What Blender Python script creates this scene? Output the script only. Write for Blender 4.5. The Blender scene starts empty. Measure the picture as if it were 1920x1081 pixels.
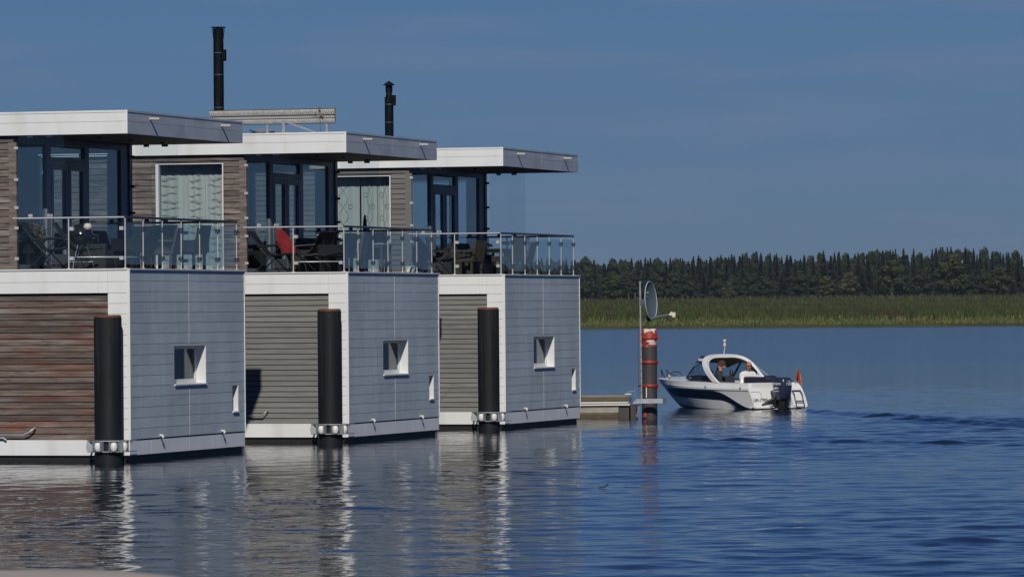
import bpy, bmesh, math, random
import numpy as np
from mathutils import Vector, Matrix
R = math.radians
S = bpy.context.scene
COL = S.collection
rnd = random.Random(7)

# ---------------------------------------------------------------- camera
PITCH, ROLL, CAMZ = 0.0041, 0.0077, 2.907
cam_d = bpy.data.cameras.new('camera')
cam = bpy.data.objects.new('camera', cam_d); COL.objects.link(cam)
right = Vector((1, 0, 0)); up0 = Vector((0, -math.sin(PITCH), math.cos(PITCH)))
fwd = Vector((0, math.cos(PITCH), math.sin(PITCH)))
rx = right * math.cos(ROLL) - up0 * math.sin(ROLL)
uy = right * math.sin(ROLL) + up0 * math.cos(ROLL)
m = Matrix((rx, uy, -fwd)).transposed().to_4x4(); m.translation = (0, 0, CAMZ)
cam.matrix_world = m
cam_d.sensor_width = 36; cam_d.lens = 9554 / 1920 * 36
cam_d.clip_start = 0.5; cam_d.clip_end = 9000
cam_d.dof.use_dof = True; cam_d.dof.focus_distance = 118; cam_d.dof.aperture_fstop = 16
S.camera = cam

# ---------------------------------------------------------------- sky, sun, exposure
SUN_EL = R(36); HAZE = 0.00004
w = bpy.data.worlds.new('World'); S.world = w; w.use_nodes = True
nt = w.node_tree; N = nt.nodes; Lk = nt.links
bg = N['Background']; sky = N.new('ShaderNodeTexSky'); sky.sky_type = 'NISHITA'
sky.sun_disc = False; sky.sun_elevation = SUN_EL; sky.sun_rotation = R(180)
sky.altitude = 2500; sky.air_density = 1.0; sky.dust_density = 0.0; sky.ozone_density = 3.0
hs = N.new('ShaderNodeMix'); hs.data_type = 'RGBA'; hs.blend_type = 'MULTIPLY'; hs.inputs[0].default_value = 1
hs.inputs[7].default_value = (0.285, 0.395, 0.60, 1)
# the clear air is a shade deeper right at the horizon
gtc = N.new('ShaderNodeTexCoord'); gsep = N.new('ShaderNodeSeparateXYZ'); gmr = N.new('ShaderNodeMapRange')
gmr.inputs[1].default_value = 0.0; gmr.inputs[2].default_value = 1.0
gmx = N.new('ShaderNodeValToRGB'); gE = gmx.color_ramp.elements; gE[0].position = 0; gE[0].color = (.205, .290, .52, 1); gE[1].position = .055; gE[1].color = (.285, .395, .60, 1)
for p_, c_ in ((.16, (.24, .40, .74, 1)), (.45, (.30, .52, .95, 1)), (1.0, (.5, .66, 1, 1))):
    q_ = gE.new(p_); q_.color = c_
Lk.new(gtc.outputs['Generated'], gsep.inputs[0]); Lk.new(gsep.outputs['Z'], gmr.inputs[0]); Lk.new(gmr.outputs[0], gmx.inputs[0]); Lk.new(gmx.outputs[0], hs.inputs[7])
Lk.new(sky.outputs[0], hs.inputs[6])
# thin high cirrus
tc = N.new('ShaderNodeTexCoord'); mp = N.new('ShaderNodeMapping'); mp.inputs['Scale'].default_value = (7, 7, 70)
nz = N.new('ShaderNodeTexNoise'); nz.inputs['Scale'].default_value = 1.6; nz.inputs['Detail'].default_value = 5
cr = N.new('ShaderNodeMapRange'); cr.inputs[1].default_value = 0.47; cr.inputs[2].default_value = 0.75; cr.inputs[4].default_value = 0.55
mx = N.new('ShaderNodeMix'); mx.data_type = 'RGBA'; mx.inputs[7].default_value = (3.1, 4.05, 6.3, 1)
Lk.new(tc.outputs['Generated'], mp.inputs[0]); Lk.new(mp.outputs[0], nz.inputs[0]); Lk.new(nz.outputs[0], cr.inputs[0])
Lk.new(cr.outputs[0], mx.inputs[0]); Lk.new(hs.outputs[2], mx.inputs[6]); Lk.new(mx.outputs[2], bg.inputs[0])
bg.inputs[1].default_value = 0.05
sl = bpy.data.lights.new('sun', 'SUN'); sl.energy = 3.1; sl.angle = R(0.5); sl.color = (1.0, 0.95, 0.87)
so = bpy.data.objects.new('sun', sl); COL.objects.link(so)
so.rotation_euler = (math.pi / 2 - SUN_EL, 0, 0)   # light travels +Y and down
S.view_settings.view_transform = 'Standard'; S.view_settings.look = 'None'
S.view_settings.exposure = 0.0; S.view_settings.gamma = 1
S.cycles.max_bounces = 10; S.cycles.transparent_max_bounces = 24
S.cycles.glossy_bounces = 6; S.cycles.caustics_reflective = False; S.cycles.caustics_refractive = False
S.cycles.sample_clamp_indirect = 4

# ---------------------------------------------------------------- materials
def mat(name, col=(.8, .8, .8), rough=.5, metal=0, spec=.5, noise=None, bump=None, island=0, coords='Object', tint=None, wear=None):
    """noise=(scale xyz, amount) value variation; bump=(scale, strength); island = per-piece value variation;
    tint=(colour, scale xyz, lo, hi) patches of a second colour"""
    M = bpy.data.materials.new(name); M.use_nodes = True
    t = M.node_tree; n = t.nodes; l = t.links; b = n['Principled BSDF']
    b.inputs['Roughness'].default_value = rough; b.inputs['Metallic'].default_value = metal
    b.inputs['Specular IOR Level'].default_value = spec
    c4 = (*col, 1); b.inputs['Base Color'].default_value = c4
    tcn = n.new('ShaderNodeTexCoord')
    def nois(sc, det=6):
        mpn = n.new('ShaderNodeMapping'); mpn.inputs['Scale'].default_value = sc
        l.new(tcn.outputs[coords], mpn.inputs[0])
        q = n.new('ShaderNodeTexNoise'); q.inputs['Scale'].default_value = 1; q.inputs['Detail'].default_value = det
        l.new(mpn.outputs[0], q.inputs[0]); return q
    cur = None
    def base():
        if cur is not None: return cur
        rgb = n.new('ShaderNodeRGB'); rgb.outputs[0].default_value = c4; return rgb.outputs[0]
    for tt in ([tint] if tint and not isinstance(tint, list) else (tint or [])):
        q = nois(tt[1]); mr = n.new('ShaderNodeMapRange'); mr.inputs[1].default_value = tt[2]; mr.inputs[2].default_value = tt[3]
        l.new(q.outputs[0], mr.inputs[0]); x = n.new('ShaderNodeMix'); x.data_type = 'RGBA'
        l.new(mr.outputs[0], x.inputs[0]); l.new(base(), x.inputs[6]); x.inputs[7].default_value = (*tt[0], 1); cur = x.outputs[2]
    fac = None
    if noise:
        q = nois(noise[0]); mr = n.new('ShaderNodeMapRange'); mr.inputs[1].default_value = .3; mr.inputs[2].default_value = .7
        mr.inputs[3].default_value = 1 - noise[1]; mr.inputs[4].default_value = 1 + noise[1]
        l.new(q.outputs[0], mr.inputs[0]); fac = mr.outputs[0]
    if island:
        g = n.new('ShaderNodeNewGeometry'); mr = n.new('ShaderNodeMapRange')
        mr.inputs[3].default_value = 1 - island; mr.inputs[4].default_value = 1 + island
        l.new(g.outputs['Random Per Island'], mr.inputs[0])
        if fac is not None:
            mm = n.new('ShaderNodeMath'); mm.operation = 'MULTIPLY'; l.new(fac, mm.inputs[0]); l.new(mr.outputs[0], mm.inputs[1]); fac = mm.outputs[0]
        else: fac = mr.outputs[0]
    if fac is not None:
        v = n.new('ShaderNodeVectorMath'); v.operation = 'SCALE'
        l.new(base(), v.inputs[0]); l.new(fac, v.inputs['Scale']); cur = v.outputs[0]
    if cur is not None: l.new(cur, b.inputs['Base Color'])
    if bump:
        q = nois((bump[0],) * 3 if not isinstance(bump[0], tuple) else bump[0]); bp = n.new('ShaderNodeBump')
        bp.inputs['Strength'].default_value = bump[1]; bp.inputs['Distance'].default_value = bump[2] if len(bump) > 2 else .02
        l.new(q.outputs[0], bp.inputs['Height']); l.new(bp.outputs[0], b.inputs['Normal'])
    return M

def glass_mat(name, tint=(.82, .9, .88), ior=1.5, rough=0.0):
    M = bpy.data.materials.new(name); M.use_nodes = True
    t = M.node_tree; n = t.nodes; l = t.links; n.remove(n['Principled BSDF'])
    tr = n.new('ShaderNodeBsdfTransparent'); tr.inputs[0].default_value = (*tint, 1)
    gl = n.new('ShaderNodeBsdfGlossy'); gl.inputs['Roughness'].default_value = rough; gl.inputs[0].default_value = (.9, .95, 1, 1)
    g = n.new('ShaderNodeNewGeometry'); dt = n.new('ShaderNodeVectorMath'); dt.operation = 'DOT_PRODUCT'
    l.new(g.outputs['Normal'], dt.inputs[0]); l.new(g.outputs['Incoming'], dt.inputs[1])
    def mth(op, a, b=None):
        q = n.new('ShaderNodeMath'); q.operation = op
        for i_, v in enumerate((a, b)):
            if v is None: continue
            if isinstance(v, (int, float)): q.inputs[i_].default_value = v
            else: l.new(v, q.inputs[i_])
        return q.outputs[0]
    f0 = ((ior - 1) / (ior + 1)) ** 2
    pw = mth('POWER', mth('SUBTRACT', 1.0, mth('ABSOLUTE', dt.outputs['Value'])), 5.0)
    fac_ = mth('ADD', mth('MULTIPLY', pw, 1 - f0), f0)
    mxs = n.new('ShaderNodeMixShader'); l.new(fac_, mxs.inputs[0]); l.new(tr.outputs[0], mxs.inputs[1]); l.new(gl.outputs[0], mxs.inputs[2])
    l.new(mxs.outputs[0], n['Material Output'].inputs[0]); return M

MT = {}
MT['white'] = mat('white_panel_paint', (.78, .79, .77), .45, noise=((1.2, 1.2, .5), .05), tint=[((.58, .57, .52), (1.5, 1.5, .35), .55, .85), ((.45, .42, .36), (9, 9, .5), .68, .9)])
MT['grey'] = mat('blue_grey_panel_paint', (.49, .56, .59), .45, noise=((.9, .9, .45), .12), island=.05, bump=((1.3, 1.3, 4.5), .25, .03), tint=[((.58, .64, .68), (2.5, 2.5, .5), .55, .8), ((.36, .40, .42), (7, 7, .35), .62, .85)])
MT['fascia_grey'] = mat('grey_fascia_paint', (.47, .50, .54), .35, noise=((1, 1, 1), .10), tint=((.34, .38, .43), (1.2, 1.2, 3), .5, .75))
MT['trim'] = mat('light_trim_metal', (.70, .71, .70), .4)
MT['spout'] = mat('grey_plastic_spout', (.46, .45, .43), .5)
MT['hullfront'] = mat('pontoon_side_paint', (.86, .87, .88), .45, noise=((1, 1, 1), .07), tint=((.38, .33, .26), (5, 5, .25), .62, .82))
MT['black'] = mat('tar_and_gap_shade_black', (.008, .009, .010), .6, noise=((4, 4, 4), .3))  # black of the pontoon, also used for shade in the board gaps
MT['pile'] = mat('black_pile_sleeve', (.009, .011, .014), .6, spec=.3, noise=((3, 3, .8), .35), tint=[((.028, .030, .033), (9, 9, .7), .56, .78), ((.05, .05, .045), (14, 14, 3), .70, .8)])
MT['rust'] = mat('rusty_steel', (.13, .045, .025), .8, noise=((20, 20, 20), .4))
MT['wood_red'] = mat('weathered_red_brown_boards', (.112, .082, .066), .8, noise=((2, 2, 22), .35), island=.38, bump=((4, 4, 90), .5, .004),
                     tint=[((.20, .18, .165), (.9, .9, 9), .48, .72), ((.15, .055, .032), (.6, .6, 6), .50, .68), ((.05, .035, .03), (5, 5, 30), .60, .75)])
MT['wood_grey'] = mat('grey_green_boards', (.185, .185, .170), .8, noise=((2, 2, 50), .12), island=.10, bump=((3, 3, 70), .4, .003), tint=((.13, .13, .115), (1, 1, 12), .5, .75))
MT['wood_brown'] = mat('weathered_brown_boards', (.15, .12, .105), .85, noise=((2, 2, 22), .35), island=.30, bump=((4, 4, 90), .5, .004),
                       tint=[((.22, .195, .18), (1.5, 1.5, 12), .48, .7), ((.07, .05, .042), (3, 3, 15), .55, .72)])
MT['wood_ash'] = mat('ash_grey_boards', (.16, .15, .14), .85, noise=((2, 2, 50), .18), island=.14, bump=((3, 3, 70), .4, .003))
MT['soffit'] = mat('dark_brown_soffit_boards', (.10, .075, .06), .7, noise=((40, 2, 2), .3))
MT['deck'] = mat('grey_deck_boards', (.16, .15, .14), .8, noise=((2, 40, 2), .2))
MT['frame'] = mat('anthracite_window_frame', (.20, .225, .26), .45)
MT['dark'] = mat('dark_metal', (.02, .022, .026), .4, metal=.3)
MT['flue'] = mat('matt_black_flue', (.004, .006, .008), .6, spec=.12)
MT['steel'] = mat('brushed_steel', (.72, .71, .68), .35, metal=.45)
MT['clamp'] = mat('dark_steel_clamp', (.14, .15, .17), .4, metal=.7)
MT['whiteframe'] = mat('white_window_frame', (.72, .73, .72), .4)
MT['inner'] = mat('interior_wall_paint', (.42, .42, .40), .8, noise=((2, 2, 2), .1))
MT['innerfloor'] = mat('interior_floor', (.20, .15, .11), .6, noise=((2, 20, 2), .15))
MT['roofing'] = mat('grey_roof_membrane', (.22, .22, .22), .9, noise=((3, 3, 3), .15))
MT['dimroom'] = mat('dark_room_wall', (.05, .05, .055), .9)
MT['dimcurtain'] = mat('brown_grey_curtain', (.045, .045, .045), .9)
MT['curtain'] = mat('pale_green_curtain', (.42, .455, .445), .8, noise=((40, 3, 1), .07))
MT['curtain_mark'] = mat('grey_curtain_print', (.27, .32, .31), .8)
MT['glaze'] = glass_mat('window_glass', (.76, .84, .87), 1.9)
MT['roomglass'] = glass_mat('dark_small_window_glass', (.62, .66, .66), 1.12)
MT['screen'] = glass_mat('clear_screen_glass', (.94, .965, .97), 1.42)
MT['railglass'] = glass_mat('tinted_rail_glass', (.82, .90, .92), 1.5)
MT['roller'] = mat('white_roller_plastic', (.78, .77, .74), .4, tint=((.4, .25, .15), (12, 12, 12), .62, .8))
MT['galv'] = mat('galvanised_steel', (.42, .45, .47), .45, metal=.5, noise=((8, 8, 8), .15))
MT['rail_dark'] = mat('dark_steel_tube', (.06, .07, .10), .3, metal=.6)
MT['fabric_dark'] = mat('black_mesh_fabric', (.014, .014, .016), .8)
MT['rattan'] = mat('dark_brown_rattan', (.055, .045, .030), .7, noise=((60, 60, 60), .5), bump=((50, 50, 50), .8, .01))
MT['rattan_black'] = mat('black_rattan', (.015, .016, .020), .6, noise=((60, 60, 60), .5), bump=((50, 50, 50), .8, .01))
MT['cushion'] = mat('dark_blue_cushion', (.025, .030, .045), .9)
MT['red'] = mat('red_cloth', (.27, .010, .012), .8, noise=((6, 6, 6), .2))
MT['enamel'] = mat('black_enamel', (.012, .012, .013), .15)
MT['ivory'] = mat('pale_ceramic', (.65, .62, .52), .5)
MT['wood_pale'] = mat('pale_greyed_wood', (.30, .28, .24), .8, noise=((3, 60, 60), .2))
MT['timber'] = mat('mossy_brown_timber', (.13, .105, .055), .9, noise=((4, 4, 30), .35), tint=((.07, .08, .025), (2, 2, 2), .5, .7))
MT['concrete'] = mat('wet_banded_concrete', (.33, .31, .27), .9, noise=((5, 5, 5), .15), tint=((.20, .18, .14), (.6, .6, 9), .5, .6))
MT['algae'] = mat('brown_algae_band', (.085, .06, .03), .7, noise=((8, 8, 20), .35))
MT['redpaint'] = mat('red_paint', (.30, .028, .018), .5, noise=((10, 10, 10), .2))
MT['peel'] = mat('peeling_red_and_white_paint', (.32, .035, .022), .6, tint=((.68, .64, .58), (4.2, 4.2, 6), .50, .53), coords='Object')
MT['pilegrey'] = mat('dark_grey_steel_pile', (.052, .044, .042), .6, noise=((6, 6, 2), .25))
MT['dish'] = mat('grey_dish_paint', (.105, .13, .16), .5)
MT['dishback'] = mat('light_grey_dish_rim', (.40, .44, .47), .5)
MT['gel'] = mat('white_gelcoat', (.80, .80, .77), .18, noise=((2, 2, 2), .03))
MT['navy'] = mat('navy_gelcoat', (.006, .009, .022), .12)
MT['antifoul'] = mat('grey_white_bottom', (.74, .74, .72), .4, noise=((3, 3, 3), .05))
MT['navyfab'] = mat('navy_upholstery', (.012, .014, .035), .8)
MT['motor'] = mat('dark_blue_grey_cowling', (.022, .032, .060), .25)
MT['motorpale'] = mat('silver_decal', (.60, .62, .66), .4)
MT['boatglass'] = glass_mat('tinted_boat_glass', (.72, .78, .80), 1.4)
MT['brownliner'] = mat('beige_hardtop_liner', (.22, .18, .13), .7)
MT['skin'] = mat('skin', (.42, .20, .12), .6)
MT['skin2'] = mat('pale_skin', (.52, .30, .21), .6)
MT['hair'] = mat('brown_hair', (.055, .028, .014), .8, noise=((60, 60, 60), .4))
MT['shirt'] = mat('white_shirt', (.74, .73, .74), .9, noise=((8, 8, 8), .06))
MT['jacket'] = mat('dark_blue_jacket', (.03, .033, .045), .9)
MT['flagblack'] = mat('flag_black', (.01, .01, .01), .9); MT['flagred'] = mat('flag_red', (.55, .02, .02), .9); MT['flaggold'] = mat('flag_gold', (.65, .38, .02), .9)
MT['pole'] = mat('varnished_staff', (.36, .22, .10), .5)
MT['spruce'] = mat('spruce_needles', (.036, .050, .040), .9, spec=.1, island=.45)
MT['pine'] = mat('dark_pine_needles', (.030, .038, .037), .9, spec=.1, island=.45)
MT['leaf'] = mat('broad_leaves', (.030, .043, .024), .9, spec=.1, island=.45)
MT['leaf_bright'] = mat('greener_broad_leaves', (.040, .056, .022), .9, spec=.1, island=.45)  # greener foliage of the separate broad trees in front
MT['leaf_olive'] = mat('olive_leaves', (.066, .070, .036), .9, spec=.1, island=.4)
MT['bark'] = mat('bark', (.07, .06, .05), .9, noise=((10, 10, 2), .3))
MT['quay'] = mat('pale_quay_stone', (.42, .37, .32), .9, noise=((3, 3, 3), .2))
MT['leafplant'] = mat('dry_pot_plant', (.10, .085, .055), .9, island=.5)

# ---------------------------------------------------------------- mesh helpers
class MB:
    def __init__(s): s.v = []; s.f = []; s.mi = []; s.cur = 0; s.sm = []; s.smooth = False
    def add(s, vs, fs):
        o = len(s.v); s.v += [tuple(p) for p in vs]
        for f in fs: s.f.append([i + o for i in f]); s.mi.append(s.cur); s.sm.append(s.smooth)
        return s
    def box(s, x0, x1, y0, y1, z0, z1):
        if x0 > x1: x0, x1 = x1, x0
        if y0 > y1: y0, y1 = y1, y0
        return s.add([(x0, y0, z0), (x1, y0, z0), (x1, y1, z0), (x0, y1, z0), (x0, y0, z1), (x1, y0, z1), (x1, y1, z1), (x0, y1, z1)],
                     [(0, 3, 2, 1), (4, 5, 6, 7), (0, 1, 5, 4), (1, 2, 6, 5), (2, 3, 7, 6), (3, 0, 4, 7)])
    def hexa(s, b, t):   # bottom quad, top quad
        return s.add(list(b) + list(t), [(0, 3, 2, 1), (4, 5, 6, 7), (0, 1, 5, 4), (1, 2, 6, 5), (2, 3, 7, 6), (3, 0, 4, 7)])
    def tube(s, pts, r, n=8, cap=True):
        pts = [Vector(p) for p in pts]; rs = r if isinstance(r, (list, tuple)) else [r] * len(pts)
        d = (pts[1] - pts[0]).normalized(); a = Vector((0, 0, 1)) if abs(d.z) < .9 else Vector((1, 0, 0))
        u = d.cross(a).normalized(); vs = []
        for i, p in enumerate(pts):
            if i == 0: d = (pts[1] - p).normalized()
            elif i == len(pts) - 1: d = (p - pts[i - 1]).normalized()
            else: d = ((pts[i + 1] - p).normalized() + (p - pts[i - 1]).normalized()).normalized()
            u = (u - d * u.dot(d)).normalized(); v = d.cross(u)
            for k in range(n):
                t = 2 * math.pi * k / n; vs.append(p + (u * math.cos(t) + v * math.sin(t)) * rs[i])
        fs = []
        for i in range(len(pts) - 1):
            for k in range(n):
                fs.append((i * n + k, i * n + (k + 1) % n, (i + 1) * n + (k + 1) % n, (i + 1) * n + k))
        sm = s.smooth; s.smooth = n > 5
        s.add(vs, fs); s.smooth = sm
        if cap: s.add(vs[:n], [tuple(reversed(range(n)))]); s.add(vs[-n:], [tuple(range(n))])
        return s
    def lathe(s, prof, c=(0, 0, 0), n=24, axis='z', smooth=True):
        vs = []
        for r, h in prof:
            for k in range(n):
                t = 2 * math.pi * k / n; a, b = r * math.cos(t), r * math.sin(t)
                p = (a, b, h) if axis == 'z' else ((h, a, b) if axis == 'x' else (a, h, b))
                vs.append((p[0] + c[0], p[1] + c[1], p[2] + c[2]))
        fs = [(i * n + k, i * n + (k + 1) % n, (i + 1) * n + (k + 1) % n, (i + 1) * n + k) for i in range(len(prof) - 1) for k in range(n)]
        sm = s.smooth; s.smooth = smooth; s.add(vs, fs); s.smooth = sm
        if prof[0][0] > 0: s.add(vs[:n], [tuple(reversed(range(n)))])
        if prof[-1][0] > 0: s.add(vs[-n:], [tuple(range(n))])
        return s
    def prism(s, poly, y0, y1, plane='xz'):
        n = len(poly)
        def P(p, y): return (p[0], y, p[1]) if plane == 'xz' else ((y, p[0], p[1]) if plane == 'yz' else (p[0], p[1], y))
        vs = [P(p, y0) for p in poly] + [P(p, y1) for p in poly]
        return s.add(vs, [tuple(range(n)), tuple(reversed(range(n, 2 * n)))] + [(i, (i + 1) % n, (i + 1) % n + n, i + n) for i in range(n)])
    def grid(s, P):   # P[i][j]
        nI, nJ = len(P), len(P[0]); vs = [p for row in P for p in row]
        return s.add(vs, [(i * nJ + j, i * nJ + j + 1, (i + 1) * nJ + j + 1, (i + 1) * nJ + j) for i in range(nI - 1) for j in range(nJ - 1)])
    def xf(s, M, start=0):
        for i in range(start, len(s.v)): s.v[i] = tuple(M @ Vector(s.v[i]))
        return s
    def build(s, name, mats, parent=None, fixn=True):
        me = bpy.data.meshes.new(name); me.from_pydata(s.v, [], s.f)
        for q in (mats if isinstance(mats, (list, tuple)) else [mats]): me.materials.append(MT[q] if isinstance(q, str) else q)
        me.polygons.foreach_set('material_index', s.mi); me.polygons.foreach_set('use_smooth', s.sm)
        if fixn:
            bm = bmesh.new(); bm.from_mesh(me); bmesh.ops.recalc_face_normals(bm, faces=bm.faces); bm.to_mesh(me); bm.free()
        me.update()
        o = bpy.data.objects.new(name, me); COL.objects.link(o)
        if parent: o.parent = parent
        return o

def tag(o, label=None, cat=None, group=None, kind=None):
    if label: o['label'] = label
    if cat: o['category'] = cat
    if group: o['group'] = group
    if kind: o['kind'] = kind
    return o
def empty(name, loc, rz=0, label=None, cat=None, group=None):
    o = bpy.data.objects.new(name, None); COL.objects.link(o); o.location = loc; o.rotation_euler = (0, 0, rz)
    o.empty_display_size = .3
    return tag(o, label, cat, group)
def text_part(body, size, mt, parent, M, name='lettering', ext=.002, sx=1):
    c = bpy.data.curves.new(name, 'FONT'); c.body = body; c.size = size; c.extrude = ext; c.align_x = 'CENTER'; c.align_y = 'CENTER'
    o = bpy.data.objects.new('tmp', c); me = bpy.data.meshes.new_from_object(o)
    bpy.data.objects.remove(o); bpy.data.curves.remove(c)
    me.name = name; me.transform(M @ Matrix.Diagonal((sx, 1, 1, 1))); me.materials.clear(); me.materials.append(MT[mt])
    p = bpy.data.objects.new(name, me); COL.objects.link(p); p.parent = parent; return p
def rects(u0, u1, z0, z1, holes):
    us = sorted({u0, u1, *[min(max(h[k], u0), u1) for h in holes for k in (0, 1)]})
    zs = sorted({z0, z1, *[min(max(h[k], z0), z1) for h in holes for k in (2, 3)]})
    out = []
    for b in range(len(zs) - 1):
        run = None
        for a in range(len(us) - 1):
            cu, cz = (us[a] + us[a + 1]) / 2, (zs[b] + zs[b + 1]) / 2
            if any(h[0] < cu < h[1] and h[2] < cz < h[3] for h in holes):
                if run: out.append(run); run = None
            else:
                run = (run[0], us[a + 1], zs[b], zs[b + 1]) if run else (us[a], us[a + 1], zs[b], zs[b + 1])
        if run: out.append(run)
    return out

# ---------------------------------------------------------------- water
TH = 0.2884
UX, UY = math.sin(TH), math.cos(TH)
def spaced(a, b, d0, g, dmax):
    out = [a]; d = d0
    while out[-1] < b: out.append(out[-1] + d); d = min(d * g, dmax)
    return out
fx = list(np.arange(-17.4, 17.41, .13)); rxs = spaced(17.4, 2500, .25, 1.35, 300)[1:]
xs = np.array([-v for v in reversed(rxs)] + fx + rxs)
fy = list(np.arange(52, 112, .095)) + list(np.arange(112, 168, .14))
ys = np.array([-60, -20, 10, 25, 35, 42, 46, 49, 50.5, 51.4] + fy + spaced(168, 800, .2, 1.02, 12)[1:])
X, Y = np.meshgrid(xs, ys)
Z = np.zeros_like(X); rg = np.random.RandomState(3)
spx = np.gradient(xs); spy = np.gradient(ys); SP = np.maximum(spx[None, :], spy[:, None])
waves = []
for k in range(90):
    lam = 0.36 * (7 ** rg.rand() ** 1.25); ang = rg.normal(0, .72) + math.pi / 2 + .15
    waves.append((lam, ang, rg.rand() * 6.283, 0.0019 * lam ** .72))
gust = 0.75 + .35 * np.sin(X * .11 + Y * .07 + 1) * np.sin(Y * .045 - X * .06) + .25 * np.sin(X * .31 - Y * .12)
# sheltered close to the hulls, livelier in the open and near the quay
shel = 1 - .55 * np.exp(-((Y - (100 + (X + 7) * 3.3)) / 9) ** 2) * (X < 6)
near = np.clip((95 - Y) / 40, 0, 1) * .5 + .8
for lam, ang, ph, amp in waves:
    fade = np.clip((lam / (2.6 * SP)) - .6, 0, 1)
    kx, ky = math.cos(ang) * 6.283 / lam, math.sin(ang) * 6.283 / lam
    warp = .8 * np.sin(X * .23 + ph * 3) + .8 * np.sin(Y * .17 + ph * 5)
    Z += amp * fade * np.sin(kx * X + ky * Y + ph + warp)
far_ = 1 - .68 * np.clip((Y - 108) / 55, 0, 1) ** 1.2
lee = 1 - .42 / (1 + np.exp((X - .0) / 1.6))
def band(x0, y0, x1, y1, wd):
    d = math.hypot(x1 - x0, y1 - y0); ex, ey = (x1 - x0) / d, (y1 - y0) / d
    a = (X - x0) * ex + (Y - y0) * ey; b = -(X - x0) * ey + (Y - y0) * ex
    b = b + .35 * np.sin(a * .5) + .2 * np.sin(a * 1.3 + 1)
    return np.clip(a / 1.5, 0, 1) * np.clip((d - a) / 5, 0, 1) * np.exp(-(b / wd) ** 2)
Z *= gust * shel * near * far_ * lee * (1 + 2.6 * band(8.2, 145, 12.2, 121.5, .65) + 1.8 * band(2.4, 114.2, 12.6, 105, .7) + 1.0 * band(9, 137, 14, 124, 1.0))
# the motor boat's wake: low diverging ridges behind it
def ridge(x0, y0, x1, y1, wd, amp, lam):
    d = math.hypot(x1 - x0, y1 - y0); ex, ey = (x1 - x0) / d, (y1 - y0) / d
    a = (X - x0) * ex + (Y - y0) * ey; b = -(X - x0) * ey + (Y - y0) * ex
    m_ = np.clip(a / 2, 0, 1) * np.clip((d - a) / 6, 0, 1)
    return amp * m_ * np.exp(-(b / wd) ** 2) * np.cos(b * 6.283 / lam) * (.7 + .3 * np.sin(a * 1.7) + .25 * np.sin(a * 4.1 + 1))
Z += ridge(8.0, 145, 11.6, 124.5, .7, .032, 1.1) + ridge(8.6, 140, 14.5, 122, .9, .030, 1.3) + ridge(7.6, 143, 9.6, 124, .8, .020, 1.3)
Z += ridge(2.6, 114, 12.5, 105, 1.1, .028, 1.5) + ridge(7.5, 108.5, 13, 104, .8, .030, 1.3) + ridge(1, 121, 8, 117, 1.2, .012, 1.6)
V = np.stack([X, Y, Z], -1).reshape(-1, 3).astype(np.float32)
ny, nx = X.shape; idx = np.arange(ny * nx).reshape(ny, nx)
F = np.stack([idx[:-1, :-1], idx[:-1, 1:], idx[1:, 1:], idx[1:, :-1]], -1).reshape(-1, 4).astype(np.int32)
me = bpy.data.meshes.new('water'); me.vertices.add(len(V)); me.vertices.foreach_set('co', V.ravel())
me.loops.add(F.size); me.loops.foreach_set('vertex_index', F.ravel()); me.polygons.add(len(F))
me.polygons.foreach_set('loop_start', np.arange(0, F.size, 4, dtype=np.int32)); me.polygons.foreach_set('loop_total', np.full(len(F), 4, np.int32))
me.update(calc_edges=True); me.polygons.foreach_set('use_smooth', np.ones(len(F), bool))
M = bpy.data.materials.new('lagoon_water'); M.use_nodes = True
t = M.node_tree; n = t.nodes; l = t.links; b = n['Principled BSDF']
b.inputs['Base Color'].default_value = (.004, .014, .034, 1); b.inputs['Roughness'].default_value = .03; b.inputs['IOR'].default_value = 1.33
tcn = n.new('ShaderNodeTexCoord'); prev = None
for sc, st, dist in (((3.2, 2.4, 1), .55, .012), ((9, 7, 1), .5, .004)):
    mpn = n.new('ShaderNodeMapping'); mpn.inputs['Scale'].default_value = sc; l.new(tcn.outputs['Object'], mpn.inputs[0])
    q = n.new('ShaderNodeTexNoise'); q.inputs['Scale'].default_value = 1; q.inputs['Detail'].default_value = 3; q.inputs['Distortion'].default_value = .6
    l.new(mpn.outputs[0], q.inputs[0]); bp = n.new('ShaderNodeBump'); bp.inputs['Strength'].default_value = st; bp.inputs['Distance'].default_value = dist
    l.new(q.outputs[0], bp.inputs['Height'])
    if prev: l.new(prev.outputs[0], bp.inputs['Normal'])
    prev = bp
sp_ = n.new('ShaderNodeSeparateXYZ'); mr_ = n.new('ShaderNodeMapRange'); l.new(tcn.outputs['Object'], sp_.inputs[0]); l.new(sp_.outputs['Y'], mr_.inputs[0])
mr_.inputs[1].default_value = 125; mr_.inputs[2].default_value = 300; mr_.inputs[3].default_value = .04; mr_.inputs[4].default_value = .125; l.new(mr_.outputs[0], b.inputs['Roughness'])
l.new(prev.outputs[0], b.inputs['Normal'])
me.materials.append(M); wo = bpy.data.objects.new('water', me); COL.objects.link(wo); tag(wo, kind='structure', label='rippled blue lagoon water in front of the houses')

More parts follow.
